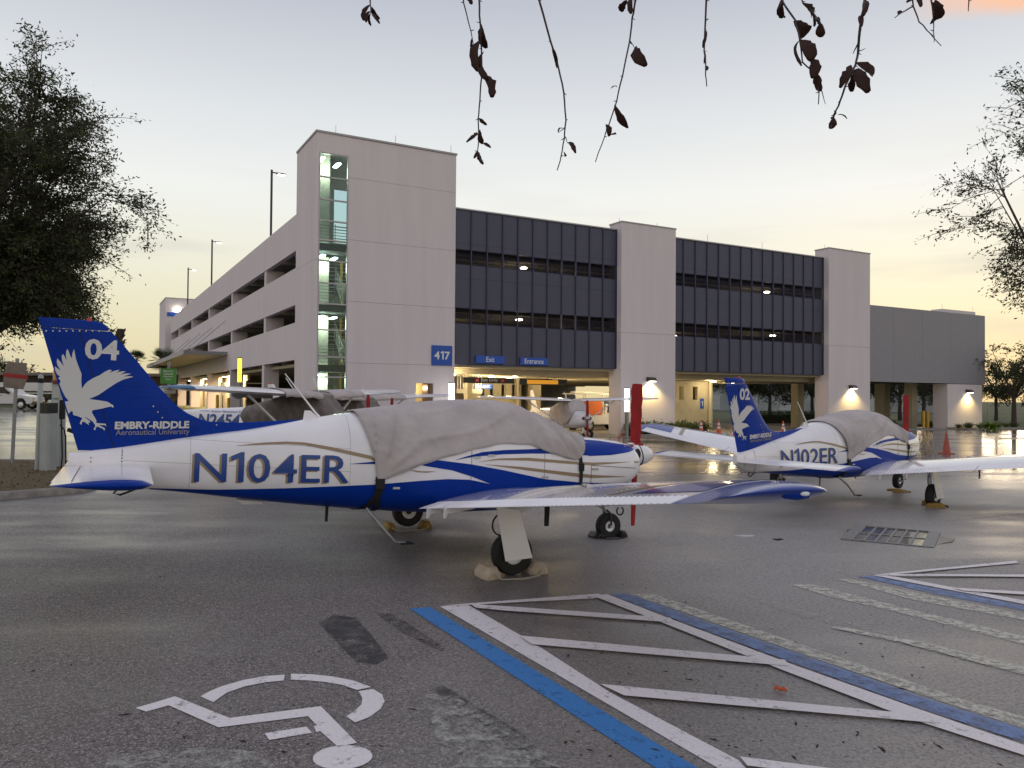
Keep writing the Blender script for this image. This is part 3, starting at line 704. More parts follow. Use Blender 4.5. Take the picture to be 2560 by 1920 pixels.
# canopy on the left wall, hung on rods
gb('canopy', mat('canopy_grey', (0.26, 0.25, 0.26), 0.6), -3.1, .119, 27.2, 66, 5.02, 5.30, bevel=0.02)
gb('canopy_edge', 'coping', -3.2, -3.102, 27.1, 66.1, 5.0, 5.36)
rods = []
for t in (28.5, 36, 44, 52): MB().tube([(-2.6, t, 5.3 - ZB), (.12, t, 7.9 - ZB)], .035, 6).obj('canopy_rod', 'coping', gar)
for s, z in ((1.0, 15.15), (4.2, 15.15), (7.4, 15.15), (19.2, 12.67), (22.2, 12.67), (26, 12.24), (31, 12.24), (38, 12.89), (41, 12.89), (52.2, 9.42), (56.5, 9.42)):
    MB().tube([(s, .15 if s < 8 or 23 < s < 37 else .7, z - ZB), (s, .15 if s < 8 or 23 < s < 37 else .7, z + .45 - ZB)], .012, 5).obj('lightning_rod', 'galvanized', gar)
# light fittings under the ceilings
lens = MB().lathe([(.0, 0), (.16, .0), (.19, .05), (.12, .09), (.0, .09)], 14).mesh('ceiling_light')
def clight(s, t, z, e=0.0, k=1.0):
    o = mkobj('ceiling_light', lens, 'lamp_white', gar); o.location = (s, t, z - ZB - .1); o.scale = (k, k, 1)
    if e:
        l = bpy.data.lights.new('ceiling_light_glow', 'POINT'); l.energy = e; l.color = (1.0, 0.80, 0.46); l.shadow_soft_size = 0.2
        lo = bpy.data.objects.new('ceiling_light_glow', l); COL.objects.link(lo); lo.location = GW(s, t, z - .32)
for s, t, e in ((8.0, 1.0, 150), (11.6, 3.2, 300), (13.2, 3.2, 0), (14.6, 6.5, 260), (13.5, 11.4, 120), (20.2, 9.0, 260), (22.5, 4.4, 160), (24.2, 2.6, 170), (25.8, 3.4, 0), (30.2, 4.0, 90), (37, 9.0, 60), (24, 22, 120), (34.5, 12, 0), (45, 4, 0)):
    clight(s, t, 3.14 if s < 41 else 3.3, e)
for s, t, z in ((13.6, 2.9, 9.85), (13.3, 2.9, 6.65), (34.4, 2.9, 9.85), (35.0, 2.9, 6.65), (16.8, 7.5, 9.85), (29.5, 7.5, 6.65), (10.5, 7.5, 6.65), (27.0, 7.5, 9.85)): clight(s, t, z, 45, 1.15)
for k, (t, z) in enumerate(((32, 3.35), (45, 3.35), (57, 3.35))):
    l = bpy.data.lights.new('bay_lamp_glow', 'AREA'); l.energy = 900; l.color = (1.0, 0.74, 0.40); l.size = 9; l.size_y = .3; l.shape = 'RECTANGLE'
    lo = bpy.data.objects.new('bay_lamp_glow', l); COL.objects.link(lo); lo.location = GW(.95, t, z); lo.rotation_euler = (0, R(20), GA + R(90)); lo.rotation_euler = (GV.cross(Vector((0, 0, 1))) * 0 + Vector((0, 0, 0)))
    d = (GU * .5 + Vector((0, 0, -1))).normalized(); q = d.to_track_quat('-Z', 'Y'); lo.rotation_mode = 'QUATERNION'
    xax = GV; yax = (-d).cross(xax).normalized(); lo.rotation_quaternion = Matrix((xax, yax, -d)).transposed().to_quaternion()
l = bpy.data.lights.new('lobby_glow', 'POINT'); l.energy = 45; l.color = (1.0, 0.76, 0.4); lo = bpy.data.objects.new('lobby_glow', l); COL.objects.link(lo); lo.location = GW(5.9, .9, 2.3)
for z in (13.7, 8.7, 5.6, 2.6):
    l = bpy.data.lights.new('stair_glow', 'POINT'); l.energy = 75; l.color = (1.0, 0.93, 0.62); l.shadow_soft_size = .3
    lo = bpy.data.objects.new('stair_glow', l); COL.objects.link(lo); lo.location = GW(1.0, 1.9, z)

# wall lights: housing and glowing lens, each with its own downward lamp
for s, t, z, lab in ((20.85, -.32, 3.0, 'lit wall lamp on the white pillar beside the garage entrance'), (39.6, -.32, 2.78, 'lit wall lamp on the middle white pillar, above the second aircraft'), (54.6, .05, 2.62, 'lit wall lamp on the rightmost white pier under the grey panels')):
    P = GW(s, t, z); o = thing('wall_light', lab, 'wall light', P, GA, 'wall lights on the garage pillars')
    MB().prism([(-.02, -.12), (.0, .16), (-.3, .12), (-.42, -.06), (-.42, -.10)], -.26, .26, 'yz').obj('housing', mat('lamp_bronze', (0.07, 0.055, 0.05), 0.5, metal=0.3), o, bevel=.01)
    MB().box(-.2, .2, -.40, -.12, -.13, -.105).obj('lens', 'lamp_white', o)
    for v in o.children[0].data.vertices: pass
    l = bpy.data.lights.new('wall_light_glow', 'SPOT'); l.energy = 430; l.color = (1.0, 0.74, 0.24); l.spot_size = R(130); l.spot_blend = .6; l.shadow_soft_size = .08
    lo = bpy.data.objects.new('wall_light_glow', l); COL.objects.link(lo); lo.location = P - GV * .26 + Vector((0, 0, -.17))
    lo.rotation_euler = (GV * .22 + Vector((0, 0, -1))).to_track_quat('-Z', 'Y').to_euler()
# signs on the building
def sign(name, label, s0, s1, z0, z1, t, m, txt, box, bold=.02, th=.06, tm='letter_white'):
    o = thing(name, label, 'sign', GW(s0, t, z0), GA)
    MB().box(0, s1 - s0, -th, 0, 0, z1 - z0).obj('panel', m, o, bevel=.006)
    for tx, (a, b, c, d) in zip(txt, box): flat_text('lettering', tx, a, b, c, d, -th - .006, tm, o, bold)
    return o
sign('number_sign', 'square blue sign reading 417 on the white stair tower', 6.3, 7.5, 3.52, 4.6, -.003, 'sign_blue', ['417'], [(.14, 1.06, .32, .78)], .025, tm='sign_white')
sign('exit_sign', 'blue sign reading Exit above the garage exit lane', 8.99, 10.79, 3.72, 4.14, .10, 'sign_blue', ['Exit'], [(.64, 1.14, .08, .36)], .004, tm='sign_white')
sign('entrance_sign', 'blue sign reading Entrance above the garage entry lane', 11.83, 13.64, 3.70, 4.12, .10, 'sign_blue', ['Entrance'], [(.26, 1.52, .08, .36)], .004, tm='sign_white')
o = sign('exit_only_sign', 'long black hanging sign reading Exit Only inside the garage mouth', 9.6, 13.0, 2.66, 3.0, 3.0, 'sign_black', ['Exit Only'], [(1.15, 2.25, .06, .29)], .004, .1, 'sign_white')
for a in (.78, 2.5):
    MB().box(a, a + .2, -.106, -.1005, .08, .26).obj('red_square', mat('sign_red', (0.5, 0.03, 0.05), 0.5), o)
    flat_text('lettering', 'DO NOT', a + .03, a + .17, .145, .195, -.112, 'letter_white', o)
for a in (.3, 3.1): MB().tube([(a, -.05, .34), (a, -.05, .7)], .02, 6).obj('hanger', 'pale_pipe', o)
o = sign('message_sign', 'long dark hanging display glowing amber inside the garage entry', 13.4, 16.8, 2.62, 3.0, 3.0, 'sign_black', [], [], .012, .1)
MB().box(.5, 2.75, -.106, -.1005, .05, .30).obj('display', 'led_amber', o)
for a in (.4, 1.9): MB().tube([(a, -.05, .38), (a, -.05, .75)], .02, 6).obj('hanger', 'pale_pipe', o)
sign('park_sign', 'small blue and white parking sign below the Exit Only sign', 11.1, 12.3, 2.35, 2.62, 4.5, 'sign_blue', ['PARK'], [(.1, 1.1, .05, .23)], .03)
sign('level_sign', 'small blue sign with a number 1 on the tan wall inside the garage', 30.0, 30.35, 1.1, 1.85, 5.195, 'sign_blue', ['1'], [(.1, .25, .2, .55)], .02, .03)
for k, (a, b) in enumerate(((9.45, 10.15), (10.45, 11.15))):
    o = thing('clearance_bar', ('left' if k == 0 else 'right') + ' pale clearance bar hanging on white rods in the exit lane', 'clearance bar', GW(a, 3.6, 2.05), GA, 'clearance bars in the exit lane')
    MB().box(0, b - a, -.05, .05, 0, .26).obj('bar', 'pale_pipe', o)
    for j in range(4): MB().tube([(.08 + j * (b - a - .16) / 3, 0, .26), (.08 + j * (b - a - .16) / 3, 0, 1.2)], .025, 6).obj('rod', 'sign_white', o)
# lamp posts on the roof deck
def roof_lamp(t, lab):
    o = thing('roof_lamp_post', lab, 'lamp post', GW(2.0, t, 10.38), GA, 'lamp posts on the garage roof')
    MB().tube([(0, 0, 0), (0, 0, 8.17)], .085, 8).obj('pole', mat('pole_bronze', (0.06, 0.05, 0.06), 0.5, metal=.4), o)
    MB().box(.06, .4, -.04, .04, 7.95, 8.02).obj('arm', 'pole_bronze', o)
    h = MB().box(.36, 1.0, -.17, .17, 7.90, 8.00).obj('lamp_head', 'pole_bronze', o, bevel=.03)
    MB().box(.45, .95, -.13, .13, 7.87, 7.898).obj('lens', 'lamp_white', h)
roof_lamp(20.4, 'tallest looking roof lamp post just left of the stair tower')
roof_lamp(50.5, 'middle roof lamp post halfway along the garage parapet')
roof_lamp(72.0, 'farthest roof lamp post by the distant stair tower')
# glowing pylons
def pylon(P, z0, z1, w, m, lab, zg):
    o = thing('light_pylon', lab, 'light column', (P.x, P.y, zg), GA)
    MB().lathe([(w * .42, 0), (w * .42, z0 - zg)], 14).obj('post', 'galvanized', o, smooth=40)
    MB().lathe([(w * .5, z0 - zg), (w * .5, z1 - zg)], 18).obj('lit_tube', m, o, smooth=40)
    MB().lathe([(w * .55, z1 - zg), (w * .55, z1 - zg + .05)], 18).obj('cap', 'dark_metal', o, smooth=40)
P = AT(1129, 980, 41.5); pylon(P, 1.0, 2.55, .32, 'lamp_pylon', 'glowing white light column at the left of the garage entrance', gz(P.x, P.y))
P = AT(1567, 1000, 45.5); pylon(P, 1.05, 2.4, .27, 'lamp_pylon', 'glowing white light column behind the near red propeller cover', gz(P.x, P.y))
P = AT(599, 930, 43.0); pylon(P, 2.55, 3.85, .22, 'lamp_yellow', 'glowing yellow light column before the long garage wall', gz(P.x, P.y))

# ================================================================ LOW-WING AIRCRAFT
PX = [-4.10, -3.7, -3.2, -2.7, -2.4, -1.9, -1.3, -1.0, -.5, 0, .45, .8, 1.0, 1.25, 1.55, 1.75, 2.0, 2.4, 2.58, 2.66]
PT = [1.13, 1.185, 1.275, 1.355, 1.40, 1.50, 1.615, 1.655, 1.735, 1.785, 1.80, 1.765, 1.69, 1.57, 1.425, 1.395, 1.38, 1.335, 1.285, 1.20]
PB = [.95, .79, .745, .685, .645, .585, .525, .50, .465, .45, .455, .47, .49, .53, .58, .61, .645, .74, .84, .96]
PH = [.045, .10, .17, .255, .305, .39, .495, .535, .57, .585, .59, .585, .58, .575, .565, .555, .53, .455, .38, .29]
NU, NL = 2.35, 3.0
def psec(x):
    zt, zb, hw = hermite(PX, PT, x), hermite(PX, PB, x), hermite(PX, PH, x)
    return zt, zb, hw, zb + (zt - zb) * .44
def psurf(x, ph, off=0.0):
    """ph: 0 = left side, pi/2 = top, pi = right side"""
    zt, zb, hw, zc = psec(x); c, s = math.cos(ph), math.sin(ph); n = NU if s >= 0 else NL
    hh = (zt - zc) if s >= 0 else (zc - zb)
    y = hw * math.copysign(abs(c) ** (2 / n), c); z = zc + hh * math.copysign(abs(s) ** (2 / n), s)
    v = Vector((x, y, z))
    if off:
        g = Vector((0, (abs(y / hw) ** (n - 1)) / hw * (1 if y >= 0 else -1), (abs((z - zc) / hh) ** (n - 1)) / hh * (1 if z >= zc else -1)))
        if g.length > 1e-9: v += g.normalized() * off
    return v
def pside(side, off):
    def fn(x, z):
        zt, zb, hw, zc = psec(x); up = z >= zc; n = NU if up else NL; hh = (zt - zc) if up else (zc - zb)
        q = min(1.0, abs(z - zc) / hh); y = hw * max(0.0, 1 - q ** n) ** (1 / n); zz = zc + (hh * q if up else -hh * q)
        g = Vector((0, (y / hw) ** (n - 1) / hw, (1 if up else -1) * q ** (n - 1) / hh))
        v = Vector((x, y, zz)) + (g.normalized() if g.length > 1e-9 else Vector((0, 1, 0))) * off
        v.y *= side
        return v
    return fn
def af(c, t):
    return 5 * t * (.2969 * math.sqrt(max(c, 0)) - .126 * c - .3516 * c * c + .2843 * c ** 3 - .1036 * c ** 4)
def wdim(y):                       # Arrow-like wing: leading edge, trailing edge, height, thickness ratio
    le = hermite([.3, .9, 1.5, 2.7, 5.15], [1.30, 1.10, 1.03, .98, .50], y)
    return le, -.60, .57 + .1376 * (y - .68), .15
def wpt(y, c, up, off=0.0):
    le, te, z, t = wdim(y); ch = le - te
    x = le - c * ch; zc = z + .075 * (1 - c) * ch / 1.6 + .035 * ch * 4 * c * (1 - c) * .6
    th = af(c, t) * ch
    return (x, zc + (th if up else -th * .8) + off)
CH = .855
def wing_ring(y, c0, c1, side, n=14, zo=0.0):
    pts = []
    for k in range(n + 1):
        q = k / n; c = c1 + (c0 - c1) * (1 - math.cos(math.pi / 2 * q)) if c0 == 0 else c1 + (c0 - c1) * q
        pts.append(wpt(y, c, True, zo) + (0,))
    for k in range(1, n + (0 if c0 == 0 else 1)):
        q = k / n; c = c0 + (c1 - c0) * (1 - math.cos(math.pi / 2 * q)) if c0 == 0 else c0 + (c1 - c0) * q
        pts.append(wpt(y, c, False) + (0,))
    if c0 == 0: pts.append(wpt(y, c1, False) + (0,))
    return [Vector((p[0], side * y, p[1])) for p in pts]
FINLE = [(-2.81, 1.47), (-2.92, 1.51), (-3.06, 1.58), (-3.18, 1.69), (-3.33, 1.85), (-3.53, 2.09), (-3.70, 2.29), (-3.81, 2.41), (-3.86, 2.455)]
def fle(z): return float(np.interp(z, [p[1] for p in FINLE], [p[0] for p in FINLE]))
def fte(z): return -4.02 - (z - 1.15) * .41 / 1.33
def fhi(z): return -3.70 - (z - 1.18) * .36 / 1.19
EAGLE = [(-4.128,1.654),(-4.157,1.691),(-4.185,1.747),(-4.213,1.815),(-4.203,1.845),(-4.226,1.872),(-4.212,1.89),(-4.238,1.912),(-4.254,1.946),(-4.262,1.989),(-4.235,1.97),(-4.209,1.951),(-4.237,1.999),(-4.246,2.033),(-4.242,2.07),(-4.213,2.035),(-4.181,1.993),(-4.199,2.047),(-4.206,2.093),(-4.194,2.117),(-4.175,2.083),(-4.159,2.052),(-4.169,2.101),(-4.168,2.147),(-4.158,2.168),(-4.145,2.143),(-4.131,2.103),(-4.114,2.075),(-4.114,2.122),(-4.101,2.172),(-4.091,2.129),(-4.079,2.072),(-4.055,2.003),(-4.022,1.923),(-4.022,1.853),(-4.013,1.775),(-3.99,1.82),(-3.966,1.85),(-3.919,1.887),(-3.861,1.92),(-3.82,1.954),(-3.78,1.98),(-3.765,1.98),(-3.751,1.974),(-3.775,1.948),(-3.725,1.973),(-3.682,1.986),(-3.697,1.963),(-3.724,1.95),(-3.665,1.969),(-3.625,1.972),(-3.649,1.952),(-3.68,1.935),(-3.616,1.951),(-3.576,1.95),(-3.6,1.937),(-3.647,1.917),(-3.591,1.924),(-3.551,1.922),(-3.574,1.91),(-3.638,1.889),(-3.7,1.852),(-3.776,1.791),(-3.859,1.721),(-3.912,1.692),(-3.946,1.675),(-3.849,1.664),(-3.786,1.655),(-3.762,1.645),(-3.753,1.636),(-3.725,1.62),(-3.72,1.602),(-3.728,1.593),(-3.74,1.606),(-3.783,1.596),(-3.829,1.581),(-3.906,1.563),(-3.915,1.543),(-3.896,1.508),(-3.871,1.465),(-3.868,1.434),(-3.783,1.428),(-3.777,1.401),(-3.79,1.414),(-3.845,1.415),(-3.789,1.383),(-3.792,1.357),(-3.804,1.374),(-3.856,1.4),(-3.876,1.382),(-3.87,1.364),(-3.886,1.364),(-3.89,1.377),(-3.879,1.395),(-3.878,1.412),(-3.901,1.447),(-3.949,1.481),(-3.981,1.497),(-3.929,1.455),(-3.925,1.433),(-3.94,1.442),(-3.934,1.411),(-3.946,1.42),(-3.978,1.445),(-3.997,1.44),(-4.0,1.414),(-4.017,1.422),(-4.009,1.453),(-3.995,1.48),(-4.042,1.5),(-4.077,1.508),(-4.086,1.547),(-4.101,1.546),(-4.118,1.518),(-4.126,1.537),(-4.141,1.58),(-4.157,1.642),(-4.132,1.645)]
def finsurf(side, off):
    def fn(x, z):
        le, te = fle(z), fte(z); c = min(1, max(0, (le - x) / (le - te)))
        return Vector((x, side * (finth(c, z) + off), z))
    return fn
def finth(c, z): return (af(c, .075) * 1.0 * (.75 + .25 * (2.5 - z)) + .0015)
def wheel(par, c, r, w, rim_r, name='wheel'):
    o = MB().lathe([(rim_r, -w * .40), (r * .82, -w * .5), (r * .94, -w * .46), (r, -w * .25), (r, w * .25), (r * .94, w * .46), (r * .82, w * .5), (rim_r, w * .40)], 28, c, 'y', caps=False).obj(name, 'rubber', par, smooth=50)
    h = MB().lathe([(.0, -w * .30), (rim_r * .45, -w * .34), (rim_r * .55, -w * .22), (rim_r * .9, -w * .28), (rim_r * 1.02, -w * .42), (rim_r * 1.02, w * .42), (rim_r * .9, w * .28), (rim_r * .55, w * .22), (rim_r * .45, w * .34), (0, w * .30)], 24, c, 'y').obj('rim', 'white_paint', o, smooth=40)
    MB().lathe([(0, -w * .42), (rim_r * .42, -w * .40), (rim_r * .42, w * .40), (0, w * .42)], 14, c, 'y').obj('hub', 'dark_metal', o, smooth=40)
    for s in (-1, 1):
        ring = [Vector(c) + Vector((math.cos(a) * rim_r * .72, s * w * .262, math.sin(a) * rim_r * .72)) for a in np.arange(0, 6.28, .7854)]
    return o
def blade(mb, ang, hub, r0, r1, w0, w1, th, flat=None):
    rings = []
    for k in range(9):
        q = k / 8; r_ = r0 + (r1 - r0) * q; w = w0 + (w1 - w0) * q; w *= (1 if q < .97 else .8); t = th * (1 - .55 * q)
        tw = R(38 - 26 * q) if flat is None else R(flat); ring = []
        for a in np.arange(0, 6.28, math.pi / 5):
            u, n_ = math.cos(a) * w / 2 + .004 * math.sin(q * 23 + a * 2), math.sin(a) * t / 2
            yy, xx = u * math.cos(tw) - n_ * math.sin(tw), u * math.sin(tw) + n_ * math.cos(tw)
            ring.append(Vector((hub[0] + xx, hub[1] + yy * math.cos(ang) - r_ * math.sin(ang), hub[2] + yy * math.sin(ang) + r_ * math.cos(ang))))
        rings.append(ring)
    return mb.loft(rings)
def low_wing(num, no, label, loc, hd, pt, roll, lblc, lblp, seed):
    root = thing('low_wing_airplane', label, 'airplane', loc, 0, 'blue and white low wing trainers')
    root.rotation_euler = (roll, -pt, hd)
    WP, BP, GP = 'white_paint', 'blue_paint', 'gold_paint'
    # fuselage
    rings = []
    xs = sorted(set([round(float(v), 3) for v in np.concatenate([np.linspace(-4.10, 2.4, 66), np.linspace(2.4, 2.66, 7)])]))
    for x in xs: rings.append([psurf(x, k * 2 * math.pi / 40) for k in range(40)])
    zt, zb, hw, zc = psec(2.66)
    rings.append([Vector((2.675, v.y * .9, zc + (v.z - zc) * .9)) for v in rings[-1]])
    fus = MB().loft(rings).obj('fuselage', WP, root, smooth=60)
    bi = MB()
    for s in (-1, 1):
        bi.lathe([(.0, 2.681), (.075, 2.68)], 16, (0, s * .2, 1.17), 'x')
    bi.obj('cowl_inlet', 'dark_metal', fus)
    # painted bands
    Bnd = [(-3.35, .775), (-2.73, .765), (-2.01, .785), (-1.1, .83), (-.59, .87), (-.24, .89), (.04, .88), (.34, .82)]
    swU = [(-.56, 1.05), (-.39, 1.11), (.05, 1.06), (.47, .99), (1.03, .88), (1.58, .83), (2.2, .81), (2.45, .81)]
    def zph(x, z):
        zt, zb, hw, zc = psec(x); up = z >= zc; n_ = NU if up else NL; hh = (zt - zc) if up else (zc - zb); q = min(1, abs(z - zc) / hh); a = math.asin(min(1, q ** (n_ / 2))); return a if up else -a
    bx = [p[0] for p in Bnd] + [1.2, 2.2]; bz = [p[1] for p in Bnd] + [.775, .77]; rings = []
    for x in np.concatenate([np.linspace(-3.35, .34, 60), np.linspace(.37, 2.2, 24)]):
        a = zph(x, float(np.interp(x, bx, bz))); a = max(a, -math.pi / 2); rings.append([psurf(x, a + (-math.pi - 2 * a) * k / 30, .003) for k in range(31)])
    MB().loft(rings, caps=False, closed=False).obj('belly_band', BP, fus, smooth=60)
    for s in (-1, 1):
        P3, P4 = pside(s, .003), pside(s, .0045)
        poly_decal('side_swoosh', band(swU, [(-.52, 1.04), (-.19, .99), (.05, .92), (.30, .83), (.345, .79), (1.2, .765), (2.45, .775)]), P4, BP, fus)
        poly_decal('side_stripe', band([(-.16, 1.11), (.01, 1.16), (.19, 1.205), (.46, 1.23), (1.02, 1.25), (1.5, 1.26), (1.7, 1.36)], [(-.16, 1.108), (.08, 1.15), (.46, 1.18), (.85, 1.19), (1.26, 1.19), (1.7, 1.165)]), P3, BP, fus)
        poly_decal('cowl_band', band([(1.7, 1.36), (2.0, 1.345), (2.4, 1.30), (2.56, 1.262)], [(1.7, 1.16), (2.06, 1.17), (2.4, 1.205), (2.56, 1.235)]), P3, BP, fus)
        poly_decal('gold_stripe', band([(.14, 1.09), (.40, 1.13), (.79, 1.14), (1.52, 1.09), (1.73, 1.08), (2.38, 1.083)], [(.14, 1.088), (.4, 1.112), (.79, 1.105), (1.52, 1.055), (1.73, 1.045), (2.38, 1.08)]), P3, GP, fus)
        poly_decal('gold_stripe', band([(.23, 1.06), (.7, 1.03), (1.52, .945), (1.74, .925), (2.32, .893)], [(.23, 1.058), (.8, .985), (1.52, .90), (1.74, .885), (2.32, .89)]), P3, GP, fus)
        poly_decal('gold_stripe', [(-.72, 1.0), (-.56, .98), (-.38, .98), (-.5, .963), (-.62, .97)], P3, GP, fus)
        poly_decal('gold_stripe', band([(-2.53, 1.232), (-2.25, 1.27), (-2.03, 1.285), (-1.84, 1.28), (-1.55, 1.235), (-1.14, 1.15), (-.86, .95)], [(-2.53, 1.229), (-2.03, 1.26), (-1.84, 1.25), (-1.55, 1.195), (-1.14, 1.11), (-.89, .94)]), P3, GP, fus)
        poly_decal('side_stripe', [(-1.38, 1.055), (-1.0, 1.098), (-.9, .955), (-1.09, .87), (-1.0, 1.06)], P3, BP, fus)
        ts = ((-2.94, -1.37) if s < 0 else (-1.37, -2.94))
        v, f = text_2d(num, ts[0], ts[1], .845, 1.165, .006)
        if s < 0: pass
        decal('registration_shadow', [(a - .022 * (-s if s < 0 else 1), b - .012) for a, b in v], f, pside(s, .0035), GP, fus, .09)
        decal('registration', v, f, pside(s, .0055), 'letter_blue', fus, .09)
    # seams, latches and small fittings on the cowl and door
    mb = MB()
    for xx in (-3.62, -2.98, -1.36): mb.tube([psurf(xx, ph, .0005) for ph in np.linspace(.1, 2 * math.pi + .1, 40)], .0016, 4, caps=False)
    for zz in (.97, 1.22): mb.tube([pside(-1, .0005)(x, zz - .04 * (x + 1.3)) for x in np.linspace(-3.6, -1.36, 24)], .0014, 4)
    mb.obj('skin_seams', mat('seam_grey', (.30, .29, .30), .6), fus)
    mb = MB(); rr0 = [psurf(-3.62, ph, .001) for ph in np.linspace(2.2, 4.2, 14)] + [psurf(-3.9, ph, .001) for ph in np.linspace(2.6, 3.9, 6)]
    for q in rr0: mb.lathe([(0, -.003), (.007, -.002), (.007, .002)], 6, q, 'y')
    stuff(mb.obj('screw_heads', 'dark_metal', fus))
    for x in (0.05, 1.03):
        mb = MB(); mb.tube([pside(-1, .002)(x, z) for z in np.linspace(.62, 1.26, 12)], .0022, 4); mb.obj('door_seam', 'dark_metal', fus)
    mb = MB(); mb.tube([pside(-1, .004)(x, 1.045 - (x - 1.72) * .06) for x in np.linspace(1.72, 2.5, 10)], .003, 4); mb.tube([pside(-1, .004)(1.72, z) for z in np.linspace(.66, 1.05, 8)], .003, 4); mb.obj('cowl_seam', 'dark_metal', fus)
    for x, z in ((1.04, .905), (1.78, 1.0), (2.5, 1.08), (.12, 1.14), (.3, 1.165)):
        q = pside(-1, .008)(x, z); MB().box(q.x - .045, q.x + .045, q.y - .008, q.y + .01, q.z - .012, q.z + .012).obj('latch', 'bare_metal', fus, bevel=.004)
    q = pside(-1, .004)(-.84, .79); MB().box(q.x - .04, q.x + .04, q.y - .004, q.y + .02, q.z - .012, q.z + .012).obj('drain_hinge', 'bare_metal', fus)
    # fin, rudder, dorsal strake
    def vsurf(z0, z1, front, nm, m):
        rings = []
        for z in np.linspace(z0, z1, 24):
            le, te, hi = fle(z), fte(z), fhi(z); ch = le - te
            a, b = (le, hi) if front else (hi - .0005, te)
            cs = [(le - (a + (b - a) * k / 10)) / ch for k in range(11)]
            ring = [Vector((le - c * ch, -finth(c, z), z)) for c in cs] + [Vector((le - c * ch, finth(c, z), z)) for c in reversed(cs)]
            rings.append(ring)
        return MB().loft(rings).obj(nm, m, root, smooth=50)
    fin = vsurf(1.12, 2.37, True, 'fin', BP); rud = vsurf(1.155, 2.37, False, 'rudder', BP)
    for s in (-1, 1):
        mb = MB(); mb.tube([finsurf(s, .0)(fhi(z), z) for z in np.linspace(1.19, 2.36, 14)], .0045, 5); mb.obj('hinge_line', 'black_web', rud)
    rings = []
    for k in range(6):
        q = k / 5; z = 2.375 + .095 * math.sin(q * math.pi / 2); sh = (1 - math.cos(q * math.pi / 2))
        le, te = fle(2.375) + (-.02 - .1 * q * q - .06 * sh), fte(z); ch = le - te
        rings.append([Vector((le - c * ch, -finth(c, 2.37) * (1 - .7 * q * q), z)) for c in np.linspace(0, 1, 12)] + [Vector((le - c * ch, finth(c, 2.37) * (1 - .7 * q * q), z)) for c in np.linspace(1, 0, 12)])
    MB().loft(rings).obj('fin_cap', BP, root, smooth=60)
    MB().lathe([(.024, 0), (.022, .02), (.014, .034), (0, .038)], 12, (-3.98, 0, 2.462)).obj('beacon', mat('beacon_red', (.5, .02, .03), .2), root, smooth=60)
    dz = [(-3.4, 1.24, 1.62), (-3.06, 1.29, 1.58), (-2.92, 1.31, 1.51), (-2.81, 1.33, 1.475), (-2.6, 1.36, 1.47), (-2.34, 1.40, 1.48), (-2.1, 1.45, 1.50), (-1.83, 1.49, 1.522)]
    MB().loft([[Vector((x, -.035, a)), Vector((x, -.014, b - .01)), Vector((x, 0, b)), Vector((x, .014, b - .01)), Vector((x, .035, a))] for x, a, b in dz]).obj('dorsal_fin', BP, root, smooth=50)
    # pressed ridges of the tail skins
    rg = MB()
    for k in range(10):
        z = 1.26 + k * .113
        for s in (-1, 1):
            for x0, x1 in ((fte(z) + .03, fhi(z) - .03), (fhi(z) + .03, fle(z) - .10)):
                pa, pb = finsurf(s, .0)(x0, z), finsurf(s, .0)(x1, z)
                pts = [finsurf(s, -.0012)(x0 + (x1 - x0) * q, z) for q in np.linspace(0, 1, 7)]
                rg.tube(pts, [.001] + [.0042] * 5 + [.001], 5)
    rg.obj('skin_ridges', BP, fin)
    rv = MB()
    for x, z in [(-4.35 + .058 * k * 1.0, 2.335 + .004 * k) for k in range(9)] + [(-3.35 - .0 + .045 * k, 1.62 - .058 * k) for k in range(5)] + [(-2.72, 1.36 + .04 * k) for k in range(3)]:
        q = finsurf(-1, .003)(x, z); rv.lathe([(0, -.002), (.008, -.001), (.008, .002)], 6, (q.x, min(q.y, -.02), q.z), 'y')
    rv.obj('screw_heads', 'bare_metal', fin)
    for s in (-1, 1):
        poly_decal('eagle_emblem', EAGLE, finsurf(s, .0045), 'letter_white', fin, step=.06)
        X = (lambda a, b: (a, b)) if s < 0 else (lambda a, b: (b, a))
        v, f = text_2d(no, *X(-4.005, -3.695), 2.075, 2.285, .03); decal('fleet_number', v, f, finsurf(s, .0045), 'letter_white', fin, .06)
        def ft(off): return lambda a, b: Vector((a, s * (max(.02, finth(min(1, max(0, (fle(b) - a) / (fle(b) - fte(b)))), b)) + off), b))
        v, f = text_2d('EMBRY-RIDDLE', *X(-3.70, -2.995), 1.375, 1.452, .045); v = [(a, b + (a + 3.7) * .035) for a, b in v]
        decal('lettering', v, f, lambda a, b: Vector((a, s * max(.043, abs(finsurf(s, .0045)(a, b).y)), b)), 'letter_white', fin, .05)
        v, f = text_2d('Aeronautical University', *X(-3.69, -2.99), 1.295, 1.372, .01); v = [(a, b + (a + 3.7) * .035) for a, b in v]
        decal('lettering', v, f, lambda a, b: Vector((a, s * max(.043, abs(finsurf(s, .0045)(a, b).y)), b)), 'letter_grey', fin, .05)
    # stabilator
    ZS = .995
    def stab_ring(y, x0, x1, t, s): 
        up = [Vector((x0 + (x1 - x0) * c, s * y, ZS + af(c, t) * .78)) for c in np.linspace(0, 1, 10)]
        lo = [Vector((x0 + (x1 - x0) * c, s * y, ZS - af(c, t) * .78)) for c in np.linspace(.9, .1, 8)]
        return up + lo
